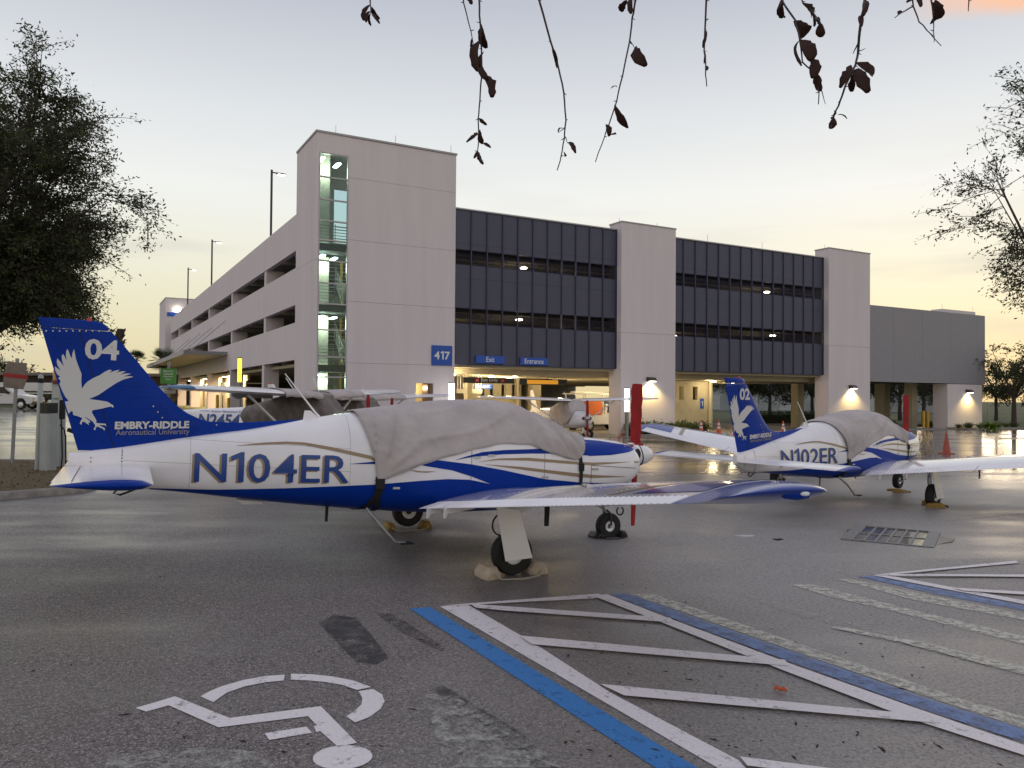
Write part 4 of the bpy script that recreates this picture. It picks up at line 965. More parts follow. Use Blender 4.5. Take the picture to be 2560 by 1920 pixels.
    for s in (-1, 1):
        st = MB().loft([stab_ring(y, -3.36 - .02 * y / 2, -3.985, .10, s) for y in (.04, .5, 1.0, 1.5, 1.86)]).obj('stabilator', WP, root, smooth=40)
        MB().loft([[Vector((-3.992, s * y, ZS + .012)), Vector((-4.135, s * y, ZS + .003)), Vector((-4.135, s * y, ZS - .003)), Vector((-3.992, s * y, ZS - .012))] for y in (.06, 1.62)]).obj('trim_tab', WP, st)
        MB().loft([[Vector((-3.986, s * y, ZS + .012)), Vector((-4.125, s * y, ZS + .003)), Vector((-4.125, s * y, ZS - .003)), Vector((-3.986, s * y, ZS - .012))] for y in (1.63, 1.86)]).obj('trailing_edge', WP, st)
        rings = []
        for k in range(7):
            q = k / 6; y = 1.861 + .10 * math.sin(q * math.pi / 2); k2 = math.cos(q * math.pi / 2)
            x0, x1 = -3.385 - .16 * (1 - k2), -4.12 + .04 * (1 - k2)
            rings.append([Vector((x0 + (x1 - x0) * c, s * y, ZS + af(c, .11) * .78 * max(k2, .06))) for c in np.linspace(0, 1, 10)] + [Vector((x0 + (x1 - x0) * c, s * y, ZS - af(c, .11) * .85 * max(k2, .06))) for c in np.linspace(.9, .1, 8)])
        MB().loft(rings).obj('stabilator_tip', BP, st, smooth=60)
    # wings
    for s in (-1, 1):
        ys = [.25, .6, .9, 1.2, 1.6, 2.0, 2.4, 2.7, 3.1, 3.6, 4.1, 4.6, 5.13]
        wg = MB().loft([wing_ring(y, 0, CH, s, 12) for y in ys]).obj('wing', 'wing_white', root, smooth=50)
        def corr(y0, y1, zo, n):
            return [wing_ring(y0 + (y1 - y0) * k / n, CH + .004, 1.0, s, 4, zo + (.009 if k % 2 else 0)) for k in range(n + 1)]
        MB().loft(corr(.63, 2.62, 0, 56)).obj('flap', WP, wg)
        MB().loft(corr(2.64, 5.12, 0, 70)).obj('aileron', WP, wg)
        rings = []
        for k in range(9):
            q = k / 8; a = q * math.pi / 2; y = 5.135 + .36 * math.sin(a); k2 = max(math.cos(a), .03)
            le, te, z, t = wdim(5.13); le -= .17 * (1 - k2) + .04 * q; te2 = te + .02 * (1 - k2); ch = le - te2; z += .1376 * (y - 5.13) + .02 * (1 - k2)
            ring = []
            cs = [1 - math.cos(math.pi / 2 * j / 12) for j in range(13)]
            for c in reversed(cs): ring.append(Vector((le - c * ch, s * y, z + .05 * (1 - c) * ch / 1.1 + .02 * 4 * c * (1 - c) + af(c, t) * ch * k2)))
            for c in cs[1:-1]: ring.append(Vector((le - c * ch, s * y, z + .05 * (1 - c) * ch / 1.1 + .02 * 4 * c * (1 - c) - af(c, t) * .8 * ch * k2)))
            rings.append(ring)
        tp = MB().loft(rings).obj('wing_tip', 'wing_blue', wg, smooth=70)
        MB().lathe([(0, -.045), (.012, -.03), (.016, 0), (.012, .025), (0, .035)], 12, (.16, s * 5.487, 1.272), 'x').obj('nav_light', mat('lamp_clear', (.75, .78, .8), .1), tp, smooth=70)
        MB().lathe([(0, -.16), (.03, -.10), (.042, .0), (.035, .08), (0, .13)], 12, (.13, s * 5.445, 1.268), 'x').obj('light_fairing', BP, tp, smooth=70)
        # painted tip: gold slash, blue field, white waves (a = span, b = chord position x)
        def wtop(off): return lambda a, b: Vector((b, s * a, wpt(a, min(1, max(0, (wdim(a)[0] - b) / (wdim(a)[0] + .6))), True, off)[1]))
        poly_decal('gold_stripe', [(4.02, -.33), (4.13, -.33), (4.62, .55), (4.52, .57)], wtop(.004), GP, wg, .08)
        poly_decal('tip_paint', [(4.36, -.33), (5.12, -.33), (5.12, .42), (4.82, .48)], wtop(.004), 'wing_blue', wg, .08)
        poly_decal('tip_wave', [(4.36, .0), (4.8, .16), (5.1, .14), (4.9, .28), (4.55, .2)], wtop(.0065), 'wing_white', wg, .08)
        poly_decal('walkway', [(.62, -.25), (1.15, -.25), (1.05, .55), (.62, .55)], wtop(.004), mat('walk_black', (.02, .02, .022), .9), wg, .08) if s < 0 and False else None
        rv = MB(); rd = random.Random(seed)
        for yy in (1.9, 2.7, 3.4, 4.0):
            for k in range(22):
                c = .08 + k * .036; x, z = wpt(yy, c, True); rv.box(x - .003, x + .003, s * yy - .003, s * yy + .003, z - .001, z + .0025)
        for c in (.16, .5, .82):
            for k in range(80):
                yy = 1.2 + k * .048; x, z = wpt(yy, c, True); rv.box(x - .0025, x + .0025, s * yy - .0025, s * yy + .0025, z - .001, z + .002)
        stuff(rv.obj('rivets', mat('rivet', (.6, .58, .6), .35), wg))
        fx, fz = wpt(2.1, .2, True); MB().lathe([(.0, .02), (.045, .018), (.05, .0)], 12, (fx, s * 2.1, fz)).obj('fuel_cap', 'bare_metal', wg, smooth=40)
        for yy in (.95, 1.45):
            q = wpt(yy, .93, False)[1]; MB().prism([(-.62, q - .10), (-.60, q - .10), (-.58, q - .055), (-.28, q - .01), (-.28, q + .02), (-.62, q + .02)], s * yy - .012, s * yy + .012).obj('flap_hinge', WP, wg)
        q = wpt(3.2, .4, False)[1]; mb = MB(); mb.tube([(.36 + .035 * math.sin(a), s * 3.2, q - .045 - .035 * math.cos(a)) for a in np.linspace(-2.6, 2.6, 12)], .007, 6); mb.obj('tie_down_ring', 'dark_metal', wg)
        q = wpt(2.5, .6, False)[1]; MB().prism([(-.015, q), (.035, q), (.03, q - .18), (-.012, q - .18)], s * 2.5 - .008, s * 2.5 + .008).obj('pitot_mast', 'black_web', wg) if s < 0 else None
        # main gear
        z0 = .66
        leg = MB().tube([(.07, s * 1.60, z0 + .04), (.07, s * 1.60, .30)], [.045, .035], 12).obj('gear_leg', WP, root, smooth=50)
        MB().tube([(.07, s * 1.60, .42), (.07, s * 1.60, .22)], .024, 10).obj('oleo', 'bare_metal', leg, smooth=50)
        MB().tube([(.07, s * 1.56, .22), (.07, s * 1.72, .22)], .022, 8).obj('axle', 'dark_metal', leg)
        MB().add([(-.16, s * 1.74, .72), (.11, s * 1.74, .68), (.25, s * 1.80, .185), (-.06, s * 1.80, .165), (-.16, s * 1.725, .72), (.11, s * 1.725, .68), (.25, s * 1.785, .185), (-.06, s * 1.785, .165)], [(0, 1, 2, 3), (7, 6, 5, 4), (0, 4, 5, 1), (1, 5, 6, 2), (2, 6, 7, 3), (3, 7, 4, 0)]).obj('gear_door', WP, leg, bevel=.004)
        MB().prism([(-.02, .72), (.36, .80), (.34, .70), (.26, .66), (.06, .60), (.0, .62)], s * 1.62, s * 1.64).obj('door_link', WP, leg)
        mb = MB(); mb.tube([(-.06 - .10 * math.sin(a), s * 1.66, .52 + .11 * math.cos(a)) for a in np.linspace(.1, 2.9, 10)] + [(.02, s * 1.66, .40)], .009, 6); mb.obj('brake_hose', 'black_web', leg)
        wheel(leg, (.07, s * 1.665, .222), .222, .155, .105)
    # nose gear
    ng = MB().tube([(2.16, 0, .72), (2.33, 0, .36)], [.045, .032], 10).obj('gear_leg', 'bare_metal', root, smooth=50)
    for s in (-1, 1): MB().tube([(2.32, s * .02, .40), (2.345, s * .085, .36), (2.37, s * .085, .175)], .014, 8).obj('fork', 'dark_metal', ng)
    MB().tube([(2.25, 0, .56), (2.14, 0, .48), (2.30, 0, .40)], .012, 6).obj('torque_link', 'bare_metal', ng)
    MB().tube([(2.37, -.1, .178), (2.37, .1, .178)], .018, 8).obj('axle', 'bare_metal', ng)
    wheel(ng, (2.37, 0, .178), .178, .125, .072, 'wheel')
    # propeller and spinner
    sp = MB().lathe([(.165, 2.70), (.165, 2.74), (.155, 2.84), (.125, 2.95), (.075, 3.04), (.03, 3.075), (0, 3.085)], 28, (0, 0, 1.15), 'x').obj('spinner', WP, root, smooth=40)
    pr = MB(); blade(pr, 0, (2.78, 0, 1.15), .10, .93, .12, .10, .03, -60); blade(pr, math.pi, (2.78, 0, 1.15), .10, .93, .12, .09, .03, -60)
    pr.obj('propeller', 'dark_metal', root, smooth=40)
    mb = MB(); mb.tube([(2.80 + .02 * math.sin(a * 2), .155 * math.sin(a), 1.15 + .155 * math.cos(a)) for a in np.linspace(0, 6.283, 30)], .012, 6); mb.obj('spinner_strap', 'black_web', sp)
    # antennas, belly fittings, tail skid
    MB().tube([(-1.62, .0, 1.555), (-1.66, .0, 1.60), (-2.02, .0, 2.03)], [.018, .012, .006], 8).obj('antenna', WP, root, smooth=40)
    MB().prism([(-2.50, 1.37), (-2.40, 1.37), (-2.475, 1.53), (-2.485, 1.53)], -.006, .006).obj('antenna', WP, root)
    MB().prism([(-1.80, 1.51), (-1.62, 1.54), (-1.72, 1.625), (-1.785, 1.625)], -.008, .008).obj('antenna', WP, root)
    for x, l in ((-1.55, .13), (-.1, .10)): MB().prism([(x, .56), (x + .035, .56), (x + .03, .56 - l - .04), (x, .56 - l - .04)], -.21, -.20).obj('belly_antenna', 'black_web', root)
    MB().prism([(-2.50, .64), (-2.18, .62), (-2.2, .57), (-2.42, .575)], -.05, .05).obj('belly_fairing', WP, root, bevel=.015)
    mb = MB(); mb.tube([(-3.62, 0, .80), (-3.68, 0, .715), (-3.62, 0, .70), (-3.42, 0, .78)], .012, 6); mb.obj('tail_skid', 'dark_metal', root)
    MB().tube([(-1.13, -.38, .55), (-1.02, -.50, .40), (-.84, -.56, .19), (-.72, -.56, .175)], [.022, .02, .018, .02], 8).obj('boarding_step', 'galvanized', root, smooth=50)
    MB().box(-.78, -.64, -.62, -.50, .165, .18).obj('step_pad', 'black_web', root)
    # ---- canopy cover: grey canvas shaped to the cabin, tied with black straps
    cov = thing('canopy_cover', lblc, 'canopy cover', loc, 0, 'canvas covers on the low wing trainers'); cov.rotation_euler = root.rotation_euler
    EX = [-1.05, -.89, -.62, -.41, -.15, .2, .56, .82, .96, 1.23, 1.50, 1.62]
    EZ = [.86, .93, 1.04, 1.11, 1.18, 1.26, 1.31, 1.30, 1.25, 1.18, 1.12, 1.20]
    ov = Vector((seed * 3.7, seed * 1.3, 0))
    def edge_ph(x, z):
        zt, zb, hw, zc = psec(x); up = z >= zc; n = NU if up else NL; hh = (zt - zc) if up else (zc - zb)
        q = min(1, abs(z - zc) / hh); s_ = q ** (n / 2); a = math.asin(min(1, s_)); return a if up else -a
    NI, NJ = 130, 96; vs = []
    for i in range(NI + 1):
        q = i / NI; x0 = -1.05 + 2.67 * q; ze = hermite(EX, EZ, x0) + .012 * noise.noise(Vector((x0 * 5, 3, 0)) + ov); pe = edge_ph(x0, ze)
        for j in range(NJ + 1):
            w = j / NJ; ph = pe + (math.pi - 2 * pe) * w
            hgt = math.sin(max(0, min(math.pi, (w * math.pi)))) 
            x = x0 - .21 * hgt * (1 - q) ** 6 + .10 * hgt * q ** 8
            p = psurf(x, ph)
            side = -1 if ph > math.pi / 2 else 1
            d = abs(ph - math.pi / 2)
            # slack: tent ridge from fin side, long folds running down and forward, crumples over the cowl
            def rdg(t, y_, pw): return max(0.0, 1 - 2.2 * abs(noise.noise(Vector((t, y_, seed * 3.1 + side))))) ** pw
            k1 = noise.noise(Vector((x * 1.1, p.z * 1.0 + side * 2, 0)) + ov)
            th = math.atan2(p.z - .80, x + 1.12); dist = math.hypot(p.z - .80, x + 1.12)
            rear = rdg(th * 5.2, dist * .5, 2.0) * sstep(.12, .45, dist) * sstep(1.35, .5, dist)
            front = rdg((x + p.z * .85) * 5.5, (x - p.z) * .6, 1.6) * sstep(.55, 1.05, x)
            fine_ = rdg((x + p.z * .7) * 12, (x - p.z) * 1.4 + 7, 1.5) * sstep(1.0, 1.4, x)
            mid_ = rdg((p.z * 1.6 - x * .55) * 2.6, x * .8 + 3, 3.0) * sstep(-.9, -.3, x) * sstep(1.0, .5, x)
            dd_ = min(1, d * 1.5)
            off = .014 + .016 * max(0, k1 + .3) + .010 * rdg(x * 7 + p.z * 3, p.z * 6 - x * 2, 2.0) * dd_ + dd_ * (.055 * rear + .060 * front + .034 * fine_ + .032 * mid_)
            eg = min(w, 1 - w) * NJ
            off *= .45 + .55 * min(1, eg / 9)
            vs.append(psurf(x, ph, off))
    n = NJ + 1; fs = [(i * n + j, i * n + j + 1, (i + 1) * n + j + 1, (i + 1) * n + j) for i in range(NI) for j in range(NJ)]
    me = bpy.data.meshes.new('canvas'); me.from_pydata(vs, [], fs); me.update()
    for p in me.polygons: p.use_smooth = True
    cv = mkobj('canvas', me, 'cover_cloth', cov); so = cv.modifiers.new('thick', 'SOLIDIFY'); so.thickness = .007; so.offset = 1
    hem = MB(); hem.tube([vs[i * n] for i in range(0, NI + 1, 2)], .008, 5); hem.tube([vs[i * n + NJ] for i in range(0, NI + 1, 2)], .008, 5); hem.tube([vs[j] for j in range(0, n, 2)], .008, 5); hem.obj('hem', 'cover_cloth', cov, smooth=60)
    for x in (.22, -.55):
        i = int((x + 1.05) / 2.67 * NI); mb = MB(); mb.tube([Vector(vs[i * n + j]) * 1.0 + Vector((0, (1 if vs[i * n + j][1] > 0 else -1) * .004, .004)) for j in range(2, NJ - 1, 2)], .0045, 5); mb.obj('seam', 'cover_cloth', cov, smooth=60)
    for s in (-1, 1):
        def strap(pts, w):
            f_ = pside(s, .012); P = [f_(x, z) for x, z in pts]; a = [p + Vector((w, 0, 0)) for p in P]; b = [p - Vector((w, 0, 0)) for p in P]
            me = bpy.data.meshes.new('strap'); me.from_pydata(a + b, [], [(i, i + 1, len(P) + i + 1, len(P) + i) for i in range(len(P) - 1)])
            o = mkobj('strap', me, 'black_web', cov); m_ = o.modifiers.new('thick', 'SOLIDIFY'); m_.thickness = .005
        strap([(-1.04, z) for z in np.linspace(.92, .70, 6)], .045); strap([(-1.06 - (.70 - z) * .55, z) for z in np.linspace(.74, .40, 10)], .04); strap([(-1.04 + (.70 - z) * .2, z) for z in np.linspace(.72, .40, 10)], .03)
        strap([(1.56, z) for z in np.linspace(1.16, .55, 12)], .022)
        q = pside(s, .02)(1.56, 1.02); MB().box(q.x - .035, q.x + .035, q.y - .015, q.y + .015, q.z - .05, q.z + .05).obj('buckle', 'black_web', cov, bevel=.008)
        q = pside(s, .02)(-1.03, .84); MB().box(q.x - .05, q.x + .05, q.y - .015, q.y + .015, q.z - .06, q.z + .06).obj('buckle', 'black_web', cov, bevel=.008)
    # ---- red propeller covers
    pc = thing('propeller_cover', lblp, 'propeller cover', loc, 0, 'red propeller covers'); pc.rotation_euler = root.rotation_euler
    for a in (0, math.pi):
        mb = MB(); blade(mb, a, (2.78, 0, 1.15), .12, .985, .14, .165 if a == 0 else .12, .07, -60); mb.obj('sleeve', 'red_cloth', pc, smooth=50)
    MB().box(2.70, 2.86, -.09, .09, 1.235, 1.31).obj('cuff', 'red_cloth', pc, bevel=.02)
    return root
AIR1 = (-.80, 9.68, 0.0)
low_wing('N104ER', '04', 'nearest white and blue low wing airplane, registration N104ER, number 04 on its tail', AIR1, .4608, -.0309, 0, 'grey canvas canopy cover on the nearest airplane, marked N104ER', 'red cloth propeller cover on the nearest airplane', 1)
AIR2 = (7.05, 16.46, -.20)
low_wing('N102ER', '02', 'white and blue low wing airplane farther right, registration N102ER, number 02 on its tail', AIR2, .704, .012, .010, 'grey canvas canopy cover draped in folds on the airplane marked N102ER', 'red cloth propeller cover on the airplane marked N102ER', 2)

# chocks
def bodyw(air, hd, x, y): return (air[0] + math.cos(hd) * x - math.sin(hd) * y, air[1] + math.sin(hd) * x + math.cos(hd) * y)
def chock_pair(label, air, hd, x, y, m, gap, size, rz=0.0, rope='pale_rope', soft=True):
    cx, cy = bodyw(air, hd, x, y); o = thing('wheel_chocks', label, 'wheel chocks', (cx, cy, gz(cx, cy) - 0.002), hd + rz)
    L, W_, H_ = size
    for s in (-1, 1):
        mb = MB(); rd = random.Random(int(x * 100 + s * 7 + y * 10)); rings = []
        for k in range(7):
            q = -1 + k / 3; e = 1 - .28 * abs(q) ** 6; jit = lambda: rd.uniform(-.003, .003) if soft else 0
            rings.append([Vector((s * gap + a * W_ * e + jit(), q * L / 2, max(0, b * H_ * e + jit()))) for a, b in ((-1, .0), (-1, .42), (-.5, 1.0), (-.2, 1.0), (.2, 1.0), (.5, 1.0), (1, .42), (1, 0))])
        mb.loft(rings).obj('chock', m, o, smooth=24, bevel=.006)
    mb = MB(); mb.tube([(-gap, -L / 2, H_ * .5), (-gap * .8, -L / 2 - .06, .015), (0, -L / 2 - .10, .01), (gap * .8, -L / 2 - .05, .012), (gap, -L / 2, H_ * .5)], .009, 6); mb.obj('rope', mat('pale_rope', (.4, .36, .3), .9) if rope == 'pale_rope' else 'black_web', o, smooth=60)
mat('tan_bag', (.50, .40, .31), .9, var=.15, vscale=8, bump=.3, bscale=70); mat('yellow_chock', (.34, .20, .035), .6, var=.3, vscale=12)
chock_pair('tan canvas sandbag chocks at the near main wheel of N104ER', AIR1, .4608, .07, -1.67, 'tan_bag', .27, (.34, .10, .125))
chock_pair('black rubber chocks at the nose wheel of N104ER', AIR1, .4608, 2.37, 0, mat('black_chock', (.016, .015, .016), .35), .19, (.26, .07, .09), 0, 'black')
chock_pair('yellow chocks at the far main wheel of N104ER', AIR1, .4608, .07, 1.67, 'yellow_chock', .27, (.30, .08, .11), 0, 'pale_rope', False)
chock_pair('yellow chocks at the right main wheel of N102ER', AIR2, .704, .07, -1.67, 'yellow_chock', .25, (.32, .08, .09), R(30), 'black', False)
chock_pair('yellow chocks at the nose wheel of N102ER', AIR2, .704, 2.37, 0, 'yellow_chock', .2, (.34, .07, .05), R(40), 'black', False)
chock_pair('yellow chocks at the left main wheel of N102ER', AIR2, .704, .07, 1.67, 'yellow_chock', .25, (.32, .08, .09), 0, 'black', False)

# ================================================================ HIGH-WING AIRCRAFT
QX = [-6.0, -5.2, -4.5, -3.0, -1.7, -1.0, -.4, .3, .75, 1.0, 1.25, 1.5, 1.9, 2.08]
QT = [1.50, 1.56, 1.61, 1.69, 1.76, 1.94, 2.08, 2.12, 2.10, 1.90, 1.62, 1.50, 1.42, 1.34]
QB = [1.28, 1.12, 1.00, .82, .68, .62, .58, .57, .58, .60, .62, .66, .74, .86]
QH = [.03, .12, .20, .36, .50, .53, .545, .55, .55, .54, .52, .49, .43, .33]
def qsurf(x, ph, off=0.0):
    zt, zb, hw = hermite(QX, QT, x), hermite(QX, QB, x), hermite(QX, QH, x); zc = zb + (zt - zb) * .45; c, s = math.cos(ph), math.sin(ph); n = 3.0
    hh = (zt - zc) if s >= 0 else (zc - zb)
    v = Vector((x, hw * math.copysign(abs(c) ** (2 / n), c), zc + hh * math.copysign(abs(s) ** (2 / n), s)))
    if off:
        g = Vector((0, v.y / hw / hw, (v.z - zc) / hh / hh)); v += g.normalized() * off if g.length > 1e-9 else Vector()
    return v
def qside(off):
    def fn(x, z):
        zt, zb, hw = hermite(QX, QT, x), hermite(QX, QB, x), hermite(QX, QH, x); zc = zb + (zt - zb) * .45; hh = (zt - zc) if z >= zc else (zc - zb)
        q = min(1, abs(z - zc) / hh); return Vector((x, -hw * (1 - q ** 3) ** (1 / 3) - off, z))
    return fn
def high_wing(label, loc, hd, tip, lblc, lblp, reg=None, fincol=None, cover_m='cover_cloth_dark', cover_wide=True, seed=0, regsize=(-3.35, -1.75, 1.17, 1.53)):
    root = thing('high_wing_airplane', label, 'airplane', loc, hd, 'parked high wing airplanes'); WP = 'white_paint'
    xs = list(np.linspace(-6.0, 2.08, 46))
    fus = MB().loft([[qsurf(x, k * 2 * math.pi / 28) for k in range(28)] for x in xs]).obj('fuselage', WP, root, smooth=60)
    for s in (-1, 1): MB().lathe([(0, 2.096), (.09, 2.094)], 12, (0, s * .2, 1.16), 'x').obj('cowl_inlet', mat('inlet_red', (.20, .015, .02), .7), fus)
    def dim(y): return (.85 if y < 2.7 else .85 - (y - 2.7) * .09), (-.78 if y < 2.7 else -.78 + (y - 2.7) * .10), 2.09 + .03 * (y - .5), .12
    for s in (-1, 1):
        def ring(y, k2=1.0, sh=0.0):
            le, te, z, t = dim(y); le -= sh; te += sh * .4; ch = le - te
            return [Vector((le - c * ch, s * y, z + .03 * ch * 4 * c * (1 - c) + af(c, t) * ch * k2)) for c in np.linspace(1, 0, 11) ** 1.5] + [Vector((le - c * ch, s * y, z + .03 * ch * 4 * c * (1 - c) - af(c, t) * .7 * ch * k2)) for c in np.linspace(.08, .95, 9)]
        wg = MB().loft([ring(y) for y in (.3, 1.0, 2.0, 2.7, 3.6, 4.5, 5.2)]).obj('wing', WP, root, smooth=50)
        MB().loft([ring(y, k2, sh) for y, k2, sh in ((5.201, 1.01, 0), (5.32, .85, .05), (5.42, .5, .14), (5.47, .12, .24))]).obj('wing_tip', tip, wg, smooth=70)
        MB().tube([(.15, s * 2.7, 2.10), (.25, s * .53, .72)], [.035, .035], 8).obj('strut', WP, root, smooth=50)
        MB().tube([(.0, s * .45, .66), (-.02, s * .85, .42), (.0, s * 1.22, .22)], [.05, .04, .03], 8).obj('gear_leg', WP, root, smooth=50)
        wheel(root, (0, s * 1.27, .22), .22, .15, .10)
        def hs(y, x0, x1): return [Vector((x0 + (x1 - x0) * c, s * y, 1.38 + af(c, .09) * .8)) for c in np.linspace(0, 1, 8)] + [Vector((x0 + (x1 - x0) * c, s * y, 1.38 - af(c, .09) * .8)) for c in np.linspace(.9, .1, 6)]
        MB().loft([hs(y, a, b) for y, a, b in ((.05, -4.75, -5.75), (.9, -4.9, -5.75), (1.65, -5.1, -5.7), (1.73, -5.25, -5.62))]).obj('stabilizer', WP, root, smooth=50)
    def fl(z): return float(np.interp(z, [1.50, 1.56, 1.66, 1.85, 2.66, 2.72], [-3.6, -4.3, -4.75, -4.98, -5.52, -5.60]))
    def ft(z): return float(np.interp(z, [1.3, 2.72], [-5.72, -6.08]))
    def fr(z): le, te = fl(z), ft(z); return [Vector((le + (te - le) * c, -af(c, .06) * .9 - .002, z)) for c in np.linspace(0, 1, 10)] + [Vector((le + (te - le) * c, af(c, .06) * .9 + .002, z)) for c in np.linspace(1, 0, 10)]
    fin = MB().loft([fr(z) for z in np.linspace(1.42, 2.72, 20)]).obj('fin', WP, root, smooth=50)
    if fincol:
        poly_decal('fin_paint', [(fl(2.15), 2.15), (fl(2.6), 2.6), (ft(2.6), 2.6), (ft(2.05), 2.05)], lambda a, b: Vector((a, -(af(min(1, max(0, (fl(b) - a) / (fl(b) - ft(b)))), .06) * .9 + .006), b)), fincol, fin, .1)
        v, f = text_2d('EMBRY-RIDDLE', -5.55, -4.75, 1.80, 1.90, .01); decal('lettering', v, f, lambda a, b: Vector((a, -.045, b)), 'letter_blue', fin, .2)
    MB().lathe([(.05, 0), (.045, .05), (0, .07)], 10, (-5.85, 0, 2.715)).obj('beacon', 'beacon_red', fin, smooth=60)
    if reg:
        v, f = text_2d(reg, *regsize, .03); decal('registration', v, f, qside(.006), 'letter_blue', fus, .15)
        for k in range(5): poly_decal('side_stripe', [(-5.0 + k * .06, 1.40 - k * .055), (-3.42, 1.40 - k * .055), (-3.42, 1.384 - k * .055), (-4.94 + k * .06, 1.384 - k * .055)], qside(.006), 'letter_blue', fus, .2)
        v, f = text_2d('Aviation Maintenance Sci', -2.95, -1.75, 1.575, 1.64, .0, .15); decal('lettering', v, f, qside(.006), 'letter_blue', fus, .3)
        poly_decal('side_stripe', [(-3.38, 1.62), (-3.0, 1.62), (-3.0, 1.605), (-3.38, 1.605)], qside(.006), 'letter_blue', fus, .2)
    # nose gear, spinner, propeller
    ng = MB().tube([(1.52, 0, .74), (1.62, 0, .34)], [.045, .03], 8).obj('gear_leg', 'bare_metal', root, smooth=50)
    for s in (-1, 1): MB().tube([(1.62, s * .08, .38), (1.66, s * .08, .18)], .014, 6).obj('fork', WP, ng)
    wheel(ng, (1.66, 0, .18), .18, .13, .075)
    MB().lathe([(.15, 2.10), (.14, 2.2), (.08, 2.34), (0, 2.40)], 18, (0, 0, 1.16), 'x').obj('spinner', 'bare_metal', root, smooth=50)
    pr = MB(); blade(pr, 0, (2.15, 0, 1.16), .1, .92, .11, .09, .03); blade(pr, math.pi, (2.15, 0, 1.16), .1, .92, .11, .09, .03); pr.obj('propeller', 'dark_metal', root, smooth=40)
    MB().tube([(.5, .1, 2.2), (.28, .12, 2.62)], .012, 6).obj('antenna', WP, root); MB().tube([(-.1, -.2, 2.2), (-.42, -.2, 2.6)], .012, 6).obj('antenna', WP, root)
    pc = thing('propeller_cover', lblp, 'propeller cover', loc, hd, 'red propeller covers')
    for a in (0, math.pi):
        mb = MB(); blade(mb, a, (2.15, 0, 1.16), .14, .97, .15, .13, .10); mb.obj('sleeve', 'red_cloth', pc, smooth=50)
    # cover over cabin (and wing roots)
    cov = thing('canopy_cover', lblc, 'canopy cover', loc, hd, 'canvas covers on the high wing airplanes'); ov = Vector((seed, 2 * seed, 0)); vs = []; NI, NJ = 60, 56
    for i in range(NI + 1):
        q = i / NI; x = -1.72 + 3.1 * q
        ze = 1.02 - .25 * math.sin(q * math.pi) if q < .8 else .82 + (q - .8) * 2.2
        zt, zb, hw = hermite(QX, QT, x), hermite(QX, QB, x), hermite(QX, QH, x); zc = zb + (zt - zb) * .45; hh = (zt - zc) if ze >= zc else (zc - zb)
        a = math.asin(min(1, (abs(ze - zc) / hh) ** 1.5)); pe = a if ze >= zc else -a
        for j in range(NJ + 1):
            ph = pe + (math.pi - 2 * pe) * j / NJ; p = qsurf(x, ph); d = abs(ph - math.pi / 2)
            f_ = (1 - abs(noise.noise(Vector((x * 4 + p.z * 2, p.z * 2 + (5 if ph > 1.57 else 0), 2)) + ov))) ** 4
            off = .03 + .05 * f_ * min(1, d * 1.5)
            vs.append(qsurf(x, ph, off))
    n = NJ + 1; me = bpy.data.meshes.new('canvas'); me.from_pydata(vs, [], [(i * n + j, i * n + j + 1, (i + 1) * n + j + 1, (i + 1) * n + j) for i in range(NI) for j in range(NJ)]); me.update()
    for p in me.polygons: p.use_smooth = True
    mkobj('canvas', me, cover_m, cov).modifiers.new('thick', 'SOLIDIFY').thickness = .01
    if cover_wide:
        for s in (-1, 1):
            rings = []
            for y in np.linspace(.25, 2.1, 14):
                le, te, z, t = dim(y); le += .03; te -= .03; ch = le - te; r_ = []
                for c in np.linspace(0, 1, 12): r_.append(Vector((le - c * ch, s * y, z + .03 * ch * 4 * c * (1 - c) + af(c, t) * ch + .02 + .02 * noise.noise(Vector((y * 4, c * 6, seed + s))))))
                r_.append(Vector((te - .01, s * y, z - .10 - .08 * noise.noise(Vector((y * 3, 0, seed)))))); r_.insert(0, Vector((le + .01, s * y, z - .08 - .05 * noise.noise(Vector((y * 3, 4, seed))))))
                rings.append(r_)
            MB().loft(rings, caps=False, closed=False).obj('wing_flap', cover_m if cover_m != 'cover_cloth_dark' else 'cover_cloth', cov, smooth=60).modifiers.new('thick', 'SOLIDIFY').thickness = .01
    return root
p_ = (-6.1, 22.8); high_wing('white high wing airplane with blue tail and blue wing tips behind N104ER, lettered N2454', (*p_, -.25), R(-18), 'teal_paint', 'dark grey canvas cover on the airplane lettered N2454', 'red propeller cover on the airplane lettered N2454', 'N2454K'[:5], 'teal_paint', seed=1)
p_ = (-6.55, 32.9); high_wing('white high wing airplane farther back beside the stair tower, wing reaching past the lit doorway', (*p_, -.36), R(-37), 'white_paint', 'grey canvas cover on the airplane beside the stair tower', 'slim red propeller cover in front of the stair tower wall', None, None, seed=2)
p_ = (3.28, 43.9); high_wing('white high wing airplane facing the camera in front of the garage entrance', (*p_, gz(*p_) - .01), R(-69.4), 'white_paint', 'grey canvas cabin cover on the airplane at the garage entrance', 'red propeller cover on the airplane at the garage entrance', None, None, cover_m='cover_cloth', cover_wide=False, seed=3)

# ================================================================ STREET FURNITURE
def gpos(px, py): P = G(px, py); return Vector((P.x, P.y, gz(P.x, P.y)))
